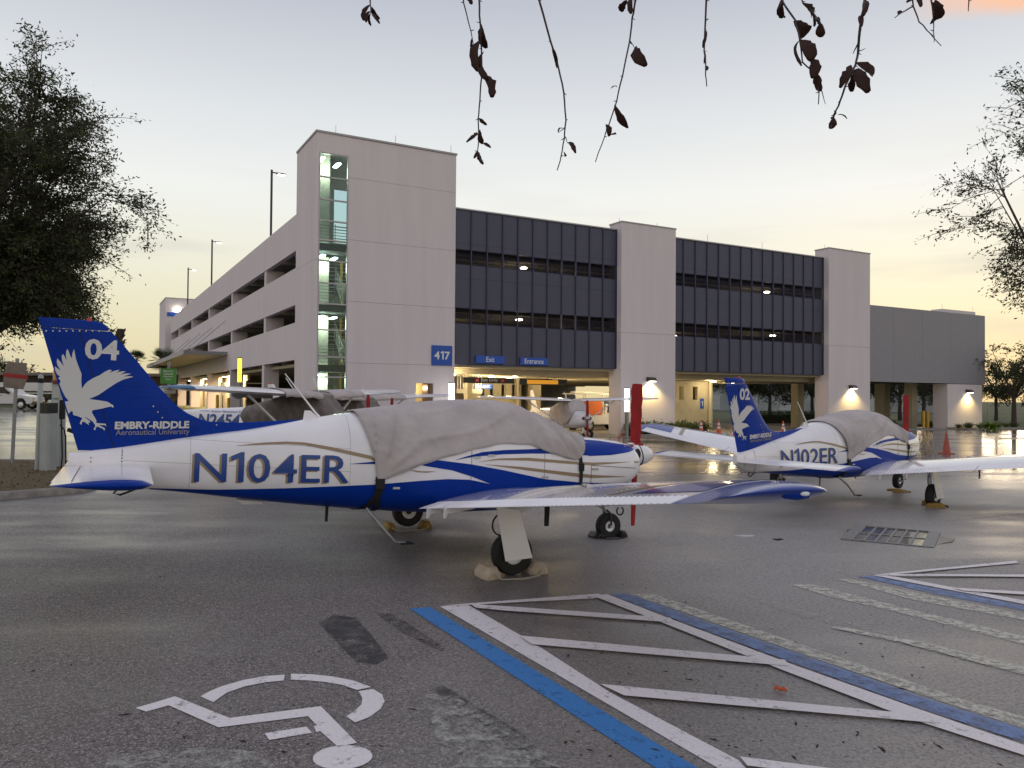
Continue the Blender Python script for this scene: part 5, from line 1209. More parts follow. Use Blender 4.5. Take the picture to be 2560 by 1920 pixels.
# bagged sign on a steel post
P = gpos(30, 1167); o = thing('covered_sign', 'roadside sign wrapped in brown paper with red tape on a steel post', 'sign', P, R(12)); k = P.y / FPX
o.rotation_euler = (0, R(1.6), R(12)); hgt = 271 * k
MB().box(-.04, .04, -.025, .025, -.1, hgt).obj('post', 'galvanized', o)
mat('brown_paper', (.25, .195, .165), .9, var=.2, vscale=6, bump=.3, bscale=20)
pan = MB().prism([(-.30, hgt - .82), (.20, hgt - .86), (.28, hgt - .6), (.26, hgt - .12), (-.22, hgt - .10), (-.30, hgt - .5)], -.07, -.03).obj('wrapped_panel', 'brown_paper', o, bevel=.01)
MB().prism([(-.31, hgt - .52), (.30, hgt - .57), (.29, hgt - .46), (-.31, hgt - .42)], -.078, -.022).obj('red_tape', mat('red_tape', (.35, .012, .012), .5), pan)
# charging stations and pipe bollard
P = gpos(93, 1184) + Vector((0, 0, .1)); o = thing('pipe_bollard', 'tall pale pipe bollard with a dark band beside the charging station', 'bollard', P); o.rotation_euler = (0, R(1.2), 0); k = P.y / FPX
h_ = 238 * k; MB().lathe([(.062, 0), (.062, h_ - .06), (.05, h_ - .02), (0, h_)], 18).obj('pipe', mat('pale_steel', (.42, .44, .45), .45, metal=.2, var=.08), o, smooth=50)
MB().lathe([(.0635, h_ - .22), (.0635, h_ - .1)], 18).obj('band', 'black_web', o, smooth=50)
def charger(P, lab, w, h, head, rz):
    o = thing('charging_station', lab, 'charging station', P, rz)
    MB().loft([[Vector((a * w, b * .15, z)) for a, b in ((-.5, -.7), (-.35, -1), (.35, -1), (.5, -.7), (.5, 1), (-.5, 1))] for z in (0, h - head)]).obj('body', 'pale_steel', o, smooth=30)
    MB().loft([[Vector((a * w * 1.03, b * .16, z)) for a, b in ((-.5, -.7), (-.35, -1), (.35, -1), (.5, -.7), (.5, 1), (-.5, 1))] for z in (h - head + .004, h)]).obj('head', mat('gloss_black', (.012, .012, .014), .25), o, smooth=30)
    return o
P0 = gpos(118, 1186) + Vector((0, 0, .1)); k = P0.y / FPX
c1 = charger(P0, 'grey charging station with a glossy black head on the planting island', .27, 1.68, .26, R(-8))
P1 = P0 + Vector((-.32, 1.0, 0)); o = thing('charging_station', 'slim pale charging station topped by an amber beacon', 'charging station', P1, R(-8)); h2 = 2.18
MB().box(-.14, .14, -.1, .1, 0, h2).obj('body', 'pale_steel', o, bevel=.02); MB().box(-.10, .10, -.106, -.1005, h2 - .75, h2 - .1).obj('label_plate', mat('label_grey', (.5, .52, .52), .5), o)
MB().box(-.08, .08, -.111, -.1065, h2 - .42, h2 - .38).obj('label_stripe', mat('label_green', (.12, .25, .16), .5), o)
MB().lathe([(.17, h2), (.17, h2 + .08)], 20).obj('beacon_base', mat('beacon_base', (.16, .015, .03), .4), o, smooth=50)
MB().lathe([(.145, h2 + .08), (.145, h2 + .33), (.11, h2 + .38), (0, h2 + .39)], 20).obj('beacon', mat('amber_plastic', (.45, .20, .04), .2), o, smooth=50)
MB().lathe([(.06, h2 + .10), (.06, h2 + .31)], 10, (.095, -.07, 0)).obj('beacon_lamp', 'lamp_amber', o, smooth=50)
mb = MB(); mb.tube([(.20, -.16, 1.55), (.25, -.2, 1.0), (.3, -.22, .3), (.26, -.2, .02)], .018, 7); mb.tube([(.18, -.16, 1.1), (.34, -.22, .98), (.40, -.24, .8), (.42, -.24, .02)], .018, 7); mb.obj('cable', 'black_web', o, smooth=60)
MB().box(.16, .26, -.2, -.08, 1.25, 1.75).obj('connector', 'black_web', o, bevel=.02); MB().box(.10, .36, -.24, -.16, 1.02, 1.12, Matrix.Rotation(R(18), 4, 'Y')).obj('plug', 'black_web', o, bevel=.02)
# green sign
P = AT(421, 940, 18.5); zg = gz(P.x, P.y) + .1
o = thing('charging_sign', 'green sign about charging with a small white plate below, on a post', 'sign', (P.x, P.y, zg), R(8))
MB().box(-.03, .03, .012, .05, 0, 2.62 - zg).obj('post', 'galvanized', o)
pn = MB().box(-.18, .18, -.01, .01, 2.10 - zg, 2.46 - zg).obj('panel', 'sign_green', o, bevel=.004)
for i, t in enumerate(('Electric', 'Vehicle', 'Charging', 'Only')): flat_text('lettering', t, -.11 if i < 3 else -.06, .11 if i < 3 else .06, 2.375 - zg - i * .066, 2.42 - zg - i * .066, -.014, 'letter_white', pn, .02)
p2_ = MB().box(-.17, .17, -.01, .01, 1.87 - zg, 2.05 - zg).obj('plate', 'sign_white', o, bevel=.004)
for i, t in enumerate(('WHILE', 'CHARGING', 'ONLY')): flat_text('lettering', t, -.09, .09, 2.0 - zg - i * .055, 2.03 - zg - i * .055, -.014, 'sign_black', p2_, .01)
# yellow bollards
for i, (P, lab) in enumerate(((GW(.0 - 1.0, 24.5, 0), 'yellow bollard before the lit bays, left of the grey column'), (GW(-.8, 20.5, 0), 'yellow bollard before the garage bays, right of the grey column'), (GW(50.2, 1.0, 0), 'left yellow bollard of the pair beside the rightmost pier'), (GW(51.2, 1.3, 0), 'right yellow bollard of the pair beside the rightmost pier'))):
    z = gz(P.x, P.y); o = thing('bollard', lab, 'bollard', (P.x, P.y, z), 0, 'yellow bollards at the garage')
    MB().lathe([(.11, 0), (.11, 1.35), (.09, 1.42), (0, 1.45)], 16).obj('pipe', 'yellow_paint', o, smooth=50); MB().lathe([(.16, 0), (.16, .03)], 16).obj('base', 'kerb_concrete', o)
# cones
def cone(P, h, m, lab, collars=True, rz=0.3):
    o = thing('traffic_cone', lab, 'traffic cone', P, rz, 'traffic cones'); r0 = h * .17
    def rr(z): return r0 + (.028 - r0) * (z / h)
    MB().lathe([(r0, .03), (rr(h * .3), h * .3), (rr(h * .7), h * .7), (.028, h - .02), (.018, h), (0, h)], 20).obj('body', m, o, smooth=50)
    MB().box(-h * .24, h * .24, -h * .24, h * .24, 0, .035).obj('base', m, o, bevel=.01)
    if collars:
        for a, b in ((.50, .62), (.70, .82)): MB().lathe([(rr(h * a) + .004, h * a), (rr(h * b) + .004, h * b)], 20, caps=False).obj('collar', mat('cone_white', (.7, .66, .64), .5), o, smooth=50)
def cpos(px, Y): P = AT(px, 1000, Y); return Vector((P.x, P.y, gz(P.x, P.y)))
cone(cpos(1753, 46.5), 1.02, 'orange_cone', 'orange cone with white collars, leftmost, left of the 02 tail')
cone(cpos(1797, 45.5), 1.06, 'orange_cone', 'orange cone with white collars just left of the 02 tail')
cone(cpos(1958, 47.0), .98, 'orange_cone', 'orange cone with white collars to the right of the 02 tail')
cone(cpos(1838, 44.0), .95, 'orange_cone', 'orange cone half hidden behind the 02 tail')
cone(cpos(2366, 33.0), .95, 'faded_cone', 'faded plain red cone on the wet lot at far right', False)
# small red and silver stand near the near propeller (a tow bar rest seen beyond the cowl)
P = AT(1553, 1100, 33); zg = gz(P.x, P.y); o = thing('tie_down_stand', 'small stand with a red loop handle beyond the near cowl', 'stand', (P.x, P.y, zg), 0)
MB().lathe([(.14, 0), (.14, .12), (.09, .14), (.09, .32), (0, .33)], 16).obj('base', 'galvanized', o, smooth=40)
mb = MB(); mb.tube([(-.10, 0, .3), (-.10, 0, .62), (-.05, 0, .68), (.05, 0, .68), (.10, 0, .62), (.10, 0, .3)], .02, 7); mb.obj('handle', mat('handle_red', (.5, .05, .04), .5), o, smooth=60)

# ================================================================ VEHICLES
def wheelv(par, x, y, r, w):
    o = MB().lathe([(r * .6, -w / 2), (r * .95, -w / 2), (r, -w * .3), (r, w * .3), (r * .95, w / 2), (r * .6, w / 2)], 24, (x, y, r), 'y', caps=False).obj('wheel', 'rubber', par, smooth=50)
    MB().lathe([(0, -w * .38), (r * .3, -w * .42), (r * .55, -w * .3), (r * .62, -w * .48), (r * .62, w * .48), (r * .55, w * .3), (r * .3, w * .42), (0, w * .38)], 20, (x, y, r), 'y').obj('rim', 'bare_metal', o, smooth=40)
P = AT(30, 1000, 62); zg = gz(P.x, P.y) + .0
van = thing('pickup_truck', 'white crew cab pickup truck parked behind the wrapped sign', 'pickup truck', (P.x - .7, P.y, zg), R(3))
mat('car_white', (.66, .64, .65), .3, coat=.5)
prof = [(-3.2, .55), (-3.2, 1.15), (-1.4, 1.18), (-1.35, 1.2), (-1.15, 1.78), (-.9, 1.86), (.55, 1.86), (.75, 1.8), (1.35, 1.22), (1.6, 1.17), (2.55, 1.02), (2.72, .9), (2.75, .5), (2.5, .42), (2.25, .42), (2.2, .62), (2.05, .82), (1.85, .88), (1.6, .82), (1.45, .62), (1.42, .42), (-1.6, .42), (-1.65, .62), (-1.8, .82), (-2.0, .88), (-2.25, .82), (-2.4, .62), (-2.45, .45)]
vb = MB().prism(prof, -.92, .92).obj('body', 'car_white', van, bevel=.05)
for a in (((-.95, 1.25), (-.85, 1.74), (-.12, 1.74), (-.12, 1.25)), ((-.02, 1.25), (-.02, 1.74), (.58, 1.74), (1.05, 1.25))):
    MB().prism(list(a), -.935, .935).obj('side_window', 'dark_glass', van)
MB().prism([(1.30, 1.24), (.78, 1.755), (.75, 1.75), (1.27, 1.24)], -.78, .78).obj('windscreen', 'dark_glass', van)
MB().box(2.60, 2.80, -.9, .9, .42, .62).obj('bumper', 'dark_metal', van, bevel=.03)
for s in (-1, 1): MB().box(2.35, 2.66, s * .78 - .12, s * .78 + .145, .84, .98).obj('headlight', mat('lens_pink', (.5, .35, .33), .2), van, bevel=.03); MB().box(.85, 1.0, s * 1.02 - .1, s * 1.02 + .1, 1.22, 1.4).obj('mirror', 'black_web', van, bevel=.02)
for x in (1.83, -2.03):
    for s in (-1, 1): wheelv(van, x, s * .80, .38, .25)
for x in (.35, -.55): MB().box(x - .08, x + .08, -.945, -.925, 1.08, 1.12).obj('handle', 'dark_metal', van)
# work truck with ladder rack and orange locker inside the garage
Pt = GW(22.4, 6.8, ZB); trk = thing('work_truck', 'white work truck with ladder rack and orange locker inside the garage', 'truck', Pt, GA + R(8))
MB().prism([(-2.9, .55), (-2.9, 1.1), (-.7, 1.1), (-.6, 1.85), (.4, 1.85), (.95, 1.25), (2.1, 1.1), (2.2, .5), (1.9, .42), (-2.6, .45)], -.92, .92).obj('body', 'car_white', trk, bevel=.05)
MB().prism([(-.5, 1.25), (-.45, 1.72), (.32, 1.72), (.78, 1.25)], -.935, .935).obj('side_window', 'dark_glass', trk)
MB().box(-2.3, -1.0, -.95, -.2, 1.1, 2.1).obj('locker', mat('locker_orange', (.62, .13, .02), .5), trk, bevel=.03)
for x in (-2.7, -.9, .8): MB().box(x - .03, x + .03, -.95, -.88, 1.1, 2.52).obj('rack_post', 'sign_white', trk); MB().box(x - .03, x + .03, .88, .95, 1.1, 2.52).obj('rack_post', 'sign_white', trk)
mb = MB(); mb.box(-3.0, 1.4, -.95, -.88, 2.521, 2.6); mb.box(-3.0, 1.4, .88, .95, 2.521, 2.6); mb.obj('rack_rail', 'sign_white', trk)
mb = MB(); mb.box(-3.2, 1.5, -.5, -.44, 2.62, 2.7); mb.box(-3.2, 1.5, -.1, -.04, 2.62, 2.7)
for q in range(14): mb.box(-3.1 + q * .33, -3.06 + q * .33, -.44, -.1, 2.64, 2.68)
mb.obj('ladder', mat('ladder_alu', (.55, .52, .45), .4, metal=.5), trk)
for x in (-2.1, 1.4):
    for s in (-1, 1): wheelv(trk, x, s * .82, .4, .26)
for k_ in range(3):
    Pb = GW(25.0 + k_ * .32, 5.0, ZB + .82); ob = MB().lathe([(.13, 0), (.14, .3), (.09, .36), (.05, .4), (.05, .44), (0, .44)], 14).obj('plastic_jug', 'sign_white', smooth=50); ob.location = Pb
    tag(ob, ('left', 'middle', 'right')[k_] + ' white plastic jug on the cart by the truck', 'jug', 'jugs on the cart')
crt = thing('flat_cart', 'low flat cart carrying white jugs behind the airplane at the entrance', 'cart', GW(25.2, 5.0, ZB), GA)
MB().box(-1.2, .9, -.5, .5, .72, .82).obj('deck', 'dark_metal', crt, bevel=.01); MB().box(-1.1, .8, -.06, .06, .5, .72).obj('chassis', 'dark_metal', crt)
for x in (-.8, .5):
    for s in (-1, 1): wheelv(crt, x, s * .42, .3, .18)

# ================================================================ BACKGROUND BUILDINGS
P = AT(60, 950, 92); zg = gz(-60, 80)
lb = thing('low_building', 'long dark low building with a pale roof edge behind the pickup truck', 'building', (P.x - 30, P.y, zg), R(2))
MB().box(-20, 46, 0, 12, 0, 3.4).obj('wall', mat('brown_wall', (.045, .030, .026), .85, var=.2), lb)
MB().box(-20.4, 46.4, -.5, 12.4, 3.402, 3.75).obj('roof', mat('roof_edge', (.18, .16, .15), .7), lb)
for k_ in range(14): MB().box(-18 + k_ * 4.4, -16 + k_ * 4.4, -.06, -.003, .7, 2.3).obj('window', 'dark_glass', lb)
P = AT(60, 962, 80); tr = thing('box_trailer', 'long white trailer parked in front of the dark low building', 'trailer', (P.x - 7, P.y, gz(P.x, P.y)), R(2))
MB().box(-9, 13, -1.2, 1.2, 1.5, 2.35).obj('body', 'car_white', tr, bevel=.05); MB().box(-8.8, 12.8, -1.1, 1.1, 1.25, 1.36).obj('chassis', 'car_white', tr)
for x in (-6, -5, 9, 10): wheelv(tr, x, -.9, .42, .3)
P = GW(40, 90, ZB)
fb = thing('far_shed', 'pale distant sheds beyond the trees behind the garage', 'building', (46, 150, -.45), R(-10))
MB().box(-26, 40, 0, 14, 0, 5.0).obj('wall', mat('far_wall', (.30, .32, .33), .8, var=.2, vscale=.3), fb); MB().prism([(-27, 5.01), (7, 6.6), (41, 5.01)], -.5, 14.5).obj('roof', mat('far_roof', (.35, .36, .37), .7), fb)
for k_ in range(9): MB().box(-23 + k_ * 7, -20 + k_ * 7, -.06, -.003, .2, 3.0).obj('door', mat('far_door', (.42, .43, .44), .7), fb)
# wire fence along the far field
fn = thing('wire_fence', 'low wire fence across the field beyond the garage', 'fence', (40, 118, -.45), R(-12))
pm_ = MB().tube([(0, 0, 0), (0, 0, 2.1)], .04, 6).mesh('post')
for k_ in range(30): o = mkobj('post', pm_, 'galvanized', fn); o.location = (-45 + k_ * 3.2, 0, 0)
for z in (.3, 1.1, 2.05): MB().tube([(-45, 0, z), (48, 0, z)], .018, 5).obj('wire', 'galvanized', fn)

# kerbs and paving in front of the garage
def kerb_strip(name, a, b, w=.18, h=.13):
    a, b = Vector(a), Vector(b); d = (b - a).normalized(); nn = Vector((-d.y, d.x)); n = max(2, int((b - a).length / 3)); rings = []
    for i in range(n + 1):
        p = a + (b - a) * i / n; z = gz(p.x, p.y)
        rings.append([(p.x - nn.x * w / 2, p.y - nn.y * w / 2, z - .05), (p.x - nn.x * w / 2, p.y - nn.y * w / 2, z + h), (p.x + nn.x * w / 2, p.y + nn.y * w / 2, z + h), (p.x + nn.x * w / 2, p.y + nn.y * w / 2, z - .05)])
    return struct(MB().loft(rings).obj(name, 'kerb_concrete'))
g2 = lambda s, t: (GW(s, t, 0).x, GW(s, t, 0).y)
kerb_strip('kerb', g2(18.3, -2.2), g2(24.5, -2.2)); kerb_strip('kerb', g2(36.8, -2.3), g2(43.5, -2.3)); kerb_strip('kerb', g2(50.8, -2.3), g2(82, -2.3)); kerb_strip('kerb', g2(41.9, 10.5), g2(60, 10.5))
for s0, s1 in ((18.35, 24.4), (36.9, 43.4), (50.9, 82)):
    flat_on_ground('planting_bed', [g2(s0, -2.1), g2(s1, -2.1), g2(s1, -.33), g2(s0, -.33)] if s0 < 50 else [g2(s0, -2.1), g2(s1, -2.1), g2(s1, 9), g2(57.3, 9), g2(57.3, .0), g2(s0, .0)], .11, MATS['mulch'] if s0 < 50 else MATS['grass_ground'], 3.0)
flat_on_ground('concrete_drive', [g2(7.8, -2.2), g2(18.2, -2.2), g2(18.2, .2), g2(42, .2), g2(42, 30), g2(7.8, 30)], .008, MATS['kerb_concrete'], 4.0)
flat_on_ground('concrete_drive', [g2(43.6, -1.8), g2(50.7, -1.8), g2(50.7, 9), g2(43.6, 9)], .010, MATS['kerb_concrete'], 4.0)
for a, b in ((1770, 1800), (1815, 1850), (1640, 1672)):
    pass
for s in (25.5, 28.5, 31.5, 34.5):
    P = GW(s, -1.2, 0); w_ = thing('wheel_stop', ('pale concrete wheel stop before the second bay, number %s from the pillar' % {25.5: 'one', 28.5: 'two', 31.5: 'three', 34.5: 'four'}[s]), 'wheel stop', (P.x, P.y, gz(P.x, P.y)), GA, 'wheel stops before the garage')
    MB().prism([(-.10, 0), (-.08, .11), (.08, .11), (.10, 0)], -.85, .85, 'xz').obj('block', mat('stop_pale', (.5, .47, .4), .8), w_, bevel=.01).rotation_euler = (0, 0, R(90))

# ================================================================ VEGETATION
def leaves(rd, pts, dirs, size, per, spread, asp=.38):
    """leaf blades: one folded quad each, gathered around twig points"""
    vs, fs = [], []
    for p, d in zip(pts, dirs):
        for _ in range(per):
            a = Vector((rd.gauss(0, 1), rd.gauss(0, 1), rd.gauss(0, .8) - .1)); a.normalize(); a = (a + d * .8).normalized()
            o = p + Vector((rd.gauss(0, spread), rd.gauss(0, spread), rd.gauss(0, spread * .8)))
            b = a.cross(Vector((rd.gauss(0, 1), rd.gauss(0, 1), rd.gauss(0, 1))))
            if b.length < 1e-4: continue
            b.normalize(); L = size * rd.uniform(.65, 1.25); w = L * asp * .5; n = len(vs)
            vs += [o, o + a * L * .5 + b * w, o + a * L, o + a * L * .5 - b * w]; fs.append((n, n + 1, n + 2, n + 3))
    return vs, fs
def qmesh(name, vs, fs):
    me = bpy.data.meshes.new(name); me.from_pydata([tuple(v) for v in vs], [], fs); me.update(); return me
def oak(name, label, loc, trunk_h, cc, cr, seed, nlimb, nsub, ntwig, leaf, per, spread, tr=.16, group=None, leafm='oak_leaf', keep=None, twig_r=.004):
    """cc/cr: crown centre and radii relative to loc"""
    rd = random.Random(seed); root = thing(name, label, 'tree', loc, 0, group)
    cc, cr = Vector(cc), Vector(cr); wood = MB(); tw = []; td = []
    top = Vector((cc.x * .5, cc.y * .5, trunk_h))
    wood.tube([(0, 0, -.15), (.03, .02, trunk_h * .3), (cc.x * .25, cc.y * .25, trunk_h * .7), top], [tr * 1.25, tr, tr * .85, tr * .7], 10)
    def shell(f):
        while True:
            v = Vector((rd.uniform(-1, 1), rd.uniform(-1, 1), rd.uniform(-1, 1)))
            if .05 < v.length <= 1: break
        v = v.normalized() * f * rd.uniform(.75, 1.0)
        v.z = max(v.z, -.8)
        return cc + Vector((v.x * cr.x, v.y * cr.y, v.z * cr.z))
    for i in range(nlimb):
        e = shell(.72); m = top.lerp(e, .5) + Vector((rd.gauss(0, .2), rd.gauss(0, .2), abs(rd.gauss(.15, .2)))) * cr.z * .25
        limb = [top + Vector((0, 0, -.1)), top.lerp(m, .5) + Vector((0, 0, .05)), m, m.lerp(e, .55), e]
        wood.tube(limb, [tr * .55, tr * .42, tr * .3, tr * .18, tr * .07], 7)
        for j in range(nsub):
            q = rd.uniform(.3, 1.0); b0 = limb[2].lerp(e, max(0, (q - .45) / .55)) if q > .45 else limb[1].lerp(limb[2], q / .45)
            out = (b0 - cc); out = Vector((out.x / cr.x, out.y / cr.y, out.z / cr.z)); 
            dd = (out.normalized() * .55 + Vector((rd.gauss(0, .6), rd.gauss(0, .6), rd.gauss(.05, .5)))).normalized()
            ln_ = rd.uniform(.35, .75) * (cr.x + cr.z) * .28
            b1 = b0 + Vector((dd.x, dd.y, dd.z)) * ln_
            f_ = b1 - cc; rr_ = math.sqrt((f_.x / cr.x) ** 2 + (f_.y / cr.y) ** 2 + (f_.z / cr.z) ** 2)
            if rr_ > 1.12: b1 = cc + f_ / rr_ * 1.1
            if keep and not keep(b1 + Vector(loc)): continue
            bm_ = b0.lerp(b1, .5) + Vector((rd.gauss(0, .05), rd.gauss(0, .05), .06)) * ln_
            wood.tube([b0, bm_, b1], [tr * .11, tr * .07, tr * .025], 5)
            for k in range(ntwig):
                q2 = rd.uniform(.15, 1); t0 = b0.lerp(bm_, q2 * 2) if q2 < .5 else bm_.lerp(b1, q2 * 2 - 1)
                td_ = (dd * .8 + Vector((rd.gauss(0, .7), rd.gauss(0, .7), rd.gauss(0, .55)))).normalized(); tl = rd.uniform(.3, .8) * ln_ * .7
                t1 = t0 + td_ * tl
                wood.tube([t0, t0.lerp(t1, .5) + Vector((0, 0, .03 * tl)), t1], [twig_r * 1.4, twig_r, twig_r * .5], 4, caps=False)
                nn = max(3, int(tl / (spread * 1.6)))
                for q3 in range(nn + 1): tw.append(t0.lerp(t1, .2 + .8 * q3 / nn)); td.append(td_)
    wood.obj('trunk', 'bark', root, smooth=60)
    vs, fs = leaves(rd, tw, td, leaf, per, spread)
    mkobj('crown', qmesh('crown', vs, fs), leafm, root)
    return root
# near trees either side of the view
P = AT(15, 1100, 12.5); tl_ = Vector((P.x - 1.2, 12.5, gz(P.x, 12.5) + .1))
oak('oak_tree', 'dark leafy oak tree filling the upper left corner', tl_, 2.3, (.75, .2, 5.1), (2.65, 2.6, 2.7), 11, 30, 30, 9, .066, 6, .06, tr=.11, group='near oaks', keep=lambda v: v.z > 2.95)
P = AT(2790, 1100, 8.5); tl_ = Vector((P.x, 8.5, 0))
oak('oak_tree', 'sparse oak branches reaching in from the right edge', tl_, 1.9, (-.05, .1, 4.45), (1.85, 1.4, 1.4), 23, 17, 13, 6, .046, 3, .035, tr=.045, group='near oaks', twig_r=.003)
# row of trees beyond the garage
def far_oak(seed, h, w): return oak('field_oak', 'x', (0, 0, 0), h * .33, (0, 0, h * .62), (w, w, h * .40), seed, 9, 9, 5, .26, 3, .18, tr=.20, group='oaks in the field beyond the garage', leafm='oak_leaf_far', twig_r=.012)
pro = [far_oak(31, 8.0, 3.6), far_oak(32, 6.6, 3.2), far_oak(33, 9.0, 4.0)]
for o in pro: o.location = (0, -40, -6)
spots = [(1690, 92, 0, 1.1, 'left of the tan wall slots'), (1850, 85, 1, 1.0, 'right of the 02 tail fin'), (1925, 84, 2, .95, 'dark one beside the pale inner column'), (1985, 90, 1, 1.15, 'second from the middle pillar'), (2030, 88, 0, 1.0, 'right beside the middle white pillar'),
         (2195, 84, 1, 1.1, 'bare one right of the middle pillar'), (2250, 90, 0, 1.1, 'left of the far red propeller cover'), (2310, 82, 2, 1.0, 'right of the far red propeller cover'), (2350, 100, 1, 1.2, 'behind the tan column at the side drive'),
         (2490, 92, 2, .95, 'first past the right end of the garage'), (2535, 66, 0, 1.0, 'tallest, at the right picture edge'), (2580, 80, 1, 1.1, 'cut by the right picture edge'), (1775, 110, 2, 1.2, 'far one behind the inner concrete wall'), (2410, 112, 2, 1.2, 'far one behind the rightmost pier')]
for i, (px, Y, k_, sc_, tx) in enumerate(spots):
    P = AT(px, 1040, Y); o = dup(pro[k_], (P.x, Y, gz(P.x, Y) - .05), i * 1.3, 'oak in the field beyond the garage, ' + tx); o.scale = (sc_, sc_, sc_)
for o in pro:
    for c in list(o.children): bpy.data.objects.remove(c)
    bpy.data.objects.remove(o)
# far wood line left, behind the low building
P = AT(60, 940, 118); oak('wood_oak', 'broad dark oak rising behind the low dark building', (P.x - 6, 118, .4), 3, (0, 0, 6.2), (10, 6, 3.6), 41, 10, 10, 5, .5, 3, .4, tr=.3, leafm='oak_leaf_far', twig_r=.02)
# shrubs: rounded clumps of leaves on short stems
def shrub(name, label, loc, r, h, seed, n, leaf, m='shrub_leaf', group=None, cat='shrub'):
    rd = random.Random(seed); root = thing(name, label, cat, loc, 0, group); st = MB(); pts, ds = [], []
    for i in range(n):
        a = rd.uniform(0, 6.28); q = math.sqrt(rd.random()); e = Vector((math.cos(a) * r * q, math.sin(a) * r * q, h * rd.uniform(.45, 1.0) * (1 - .35 * q)))
        st.tube([(e.x * .25, e.y * .25, -.03), e * .6, e], [.012, .008, .003], 4)
        for k in range(5): pts.append(e * (.4 + .15 * k)); ds.append(Vector((e.x, e.y, .4)).normalized())
    st.obj('stems', 'bark', root); vs, fs = leaves(rd, pts, ds, leaf, 3, leaf * .5, .5); mkobj('foliage', qmesh('foliage', vs, fs), m, root); return root
hs = [shrub('hedge_shrub', 'x', (0, -40, -6), .75, .85, 50 + i, 46, .13) for i in range(2)]
kk = 0
for s0, s1, t, nm, st_ in ((18.7, 24.2, -1.2, 'pillar beside the entrance', .6), (37.2, 43.2, -1.3, 'middle pillar', .6), (51.2, 58.5, -1.4, 'rightmost pier', .8)):
    s = s0
    while s < s1:
        P = GW(s, t + .3 * math.sin(s * 3), 0); o = dup(hs[kk % 2], (P.x, P.y, gz(P.x, P.y) + .1), s * 2.1, 'low green shrub in the bed before the ' + nm); q = (.85 + .3 * ((kk * 7) % 5) / 5) * (.55 if s0 > 50 else 1); o.scale = (q, q, q)
        o['group'] = 'shrubs before the ' + nm; kk += 1; s += st_
for o in hs:
    for c in list(o.children): bpy.data.objects.remove(c)
    bpy.data.objects.remove(o)
for s in np.arange(44, 62, 1.6):
    P = GW(float(s), 13.0, 0); 
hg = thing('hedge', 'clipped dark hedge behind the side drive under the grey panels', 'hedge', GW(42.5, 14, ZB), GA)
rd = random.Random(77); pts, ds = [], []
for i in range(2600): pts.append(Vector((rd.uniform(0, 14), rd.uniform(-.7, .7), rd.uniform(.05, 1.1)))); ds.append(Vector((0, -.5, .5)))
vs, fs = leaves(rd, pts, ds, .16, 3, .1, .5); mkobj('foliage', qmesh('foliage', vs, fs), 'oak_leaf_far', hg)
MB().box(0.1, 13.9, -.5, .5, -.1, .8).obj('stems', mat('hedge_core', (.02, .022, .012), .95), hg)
# strappy bright clump at the right end
def strappy(name, label, P, n, L, m, seed, w=.05):
    rd = random.Random(seed); root = thing(name, label, 'plant', P); mb = MB()
    for i in range(n):
        a = rd.uniform(0, 6.28); up = rd.uniform(.5, 1.2); l = L * rd.uniform(.6, 1.1); pts = []
        for k in range(6):
            q = k / 5; pts.append(Vector((math.cos(a) * l * q * .7, math.sin(a) * l * q * .7, l * (up * q - .75 * q * q))))
        b = Vector((-math.sin(a), math.cos(a), 0)); ww = [w * .5, w, w, w * .8, w * .5, .004]
        mb.add([p - b * x for p, x in zip(pts, ww)] + [p + b * x for p, x in zip(pts, ww)], [(k, k + 1, k + 7, k + 6) for k in range(5)])
    mkobj('foliage', mb.mesh('foliage'), m, root); return root
leafmat('bright_leaf', (.10, .17, .02), (.20, .26, .04))
P = AT(2480, 1050, 60); strappy('bright_plant', 'bright yellow green arching plant at the right end of the garage', (P.x, P.y, gz(P.x, P.y)), 70, 1.7, 'bright_leaf', 3, .09)
P = AT(2325, 1045, 66); strappy('bright_plant', 'small yellow green arching plant under the grey panels', (P.x, P.y, gz(P.x, P.y)), 50, 1.3, 'bright_leaf', 4, .08)
P = AT(2225, 1045, 64); strappy('bright_plant', 'yellow green arching plant right of the middle pillar', (P.x, P.y, gz(P.x, P.y)), 50, 1.3, 'bright_leaf', 5, .08)
# palms beyond the left end
def palm(label, P, h, seed, n=26, L=1.7, headless=False):
    rd = random.Random(seed); root = thing('palm_tree', label, 'palm', P, 0, 'palms at the far left corner of the garage')
    MB().tube([(0, 0, -.2), (.05, 0, h * .5), (0, 0, h)], [.24, .18, .20 if not headless else .24], 10).obj('trunk', 'bark', root, smooth=60)
    if headless:
        mb = MB()
        for i in range(90):
            a = rd.uniform(0, 6.28); z = h - rd.uniform(0, 2.0); r_ = rd.uniform(.3, .52); mb.tube([(math.cos(a) * .2, math.sin(a) * .2, z - .25), (math.cos(a) * r_, math.sin(a) * r_, z + .1)], [.08, .03], 4)
        mb.obj('dead_skirt', 'bark', root); return root
    mb = MB()
    for i in range(n):
        a = rd.uniform(0, 6.28); el = rd.uniform(-.5, 1.3); l = L * rd.uniform(.8, 1.1)
        d = Vector((math.cos(a) * math.cos(el), math.sin(a) * math.cos(el), math.sin(el)))
        side = d.cross(Vector((0, 0, 1))).normalized()
        c0 = Vector((0, 0, h)) + d * l * .45
        for k in range(15):
            f_ = (k - 7) / 7 * 1.1; dd = (d * math.cos(f_) + side * math.sin(f_)).normalized(); e = c0 + dd * l * .62 + Vector((0, 0, -.12 * l)); w_ = .03
            u_ = dd.cross(d.cross(side)).normalized() * w_
            mb.add([c0 - u_ * .4, c0 + u_ * .4, c0.lerp(e, .6) + u_, e, c0.lerp(e, .6) - u_], [(0, 1, 2, 3, 4)])
        mb.tube([(0, 0, h), c0], .025, 4)
    mkobj('fronds', mb.mesh('fronds'), 'palm_leaf', root); return root
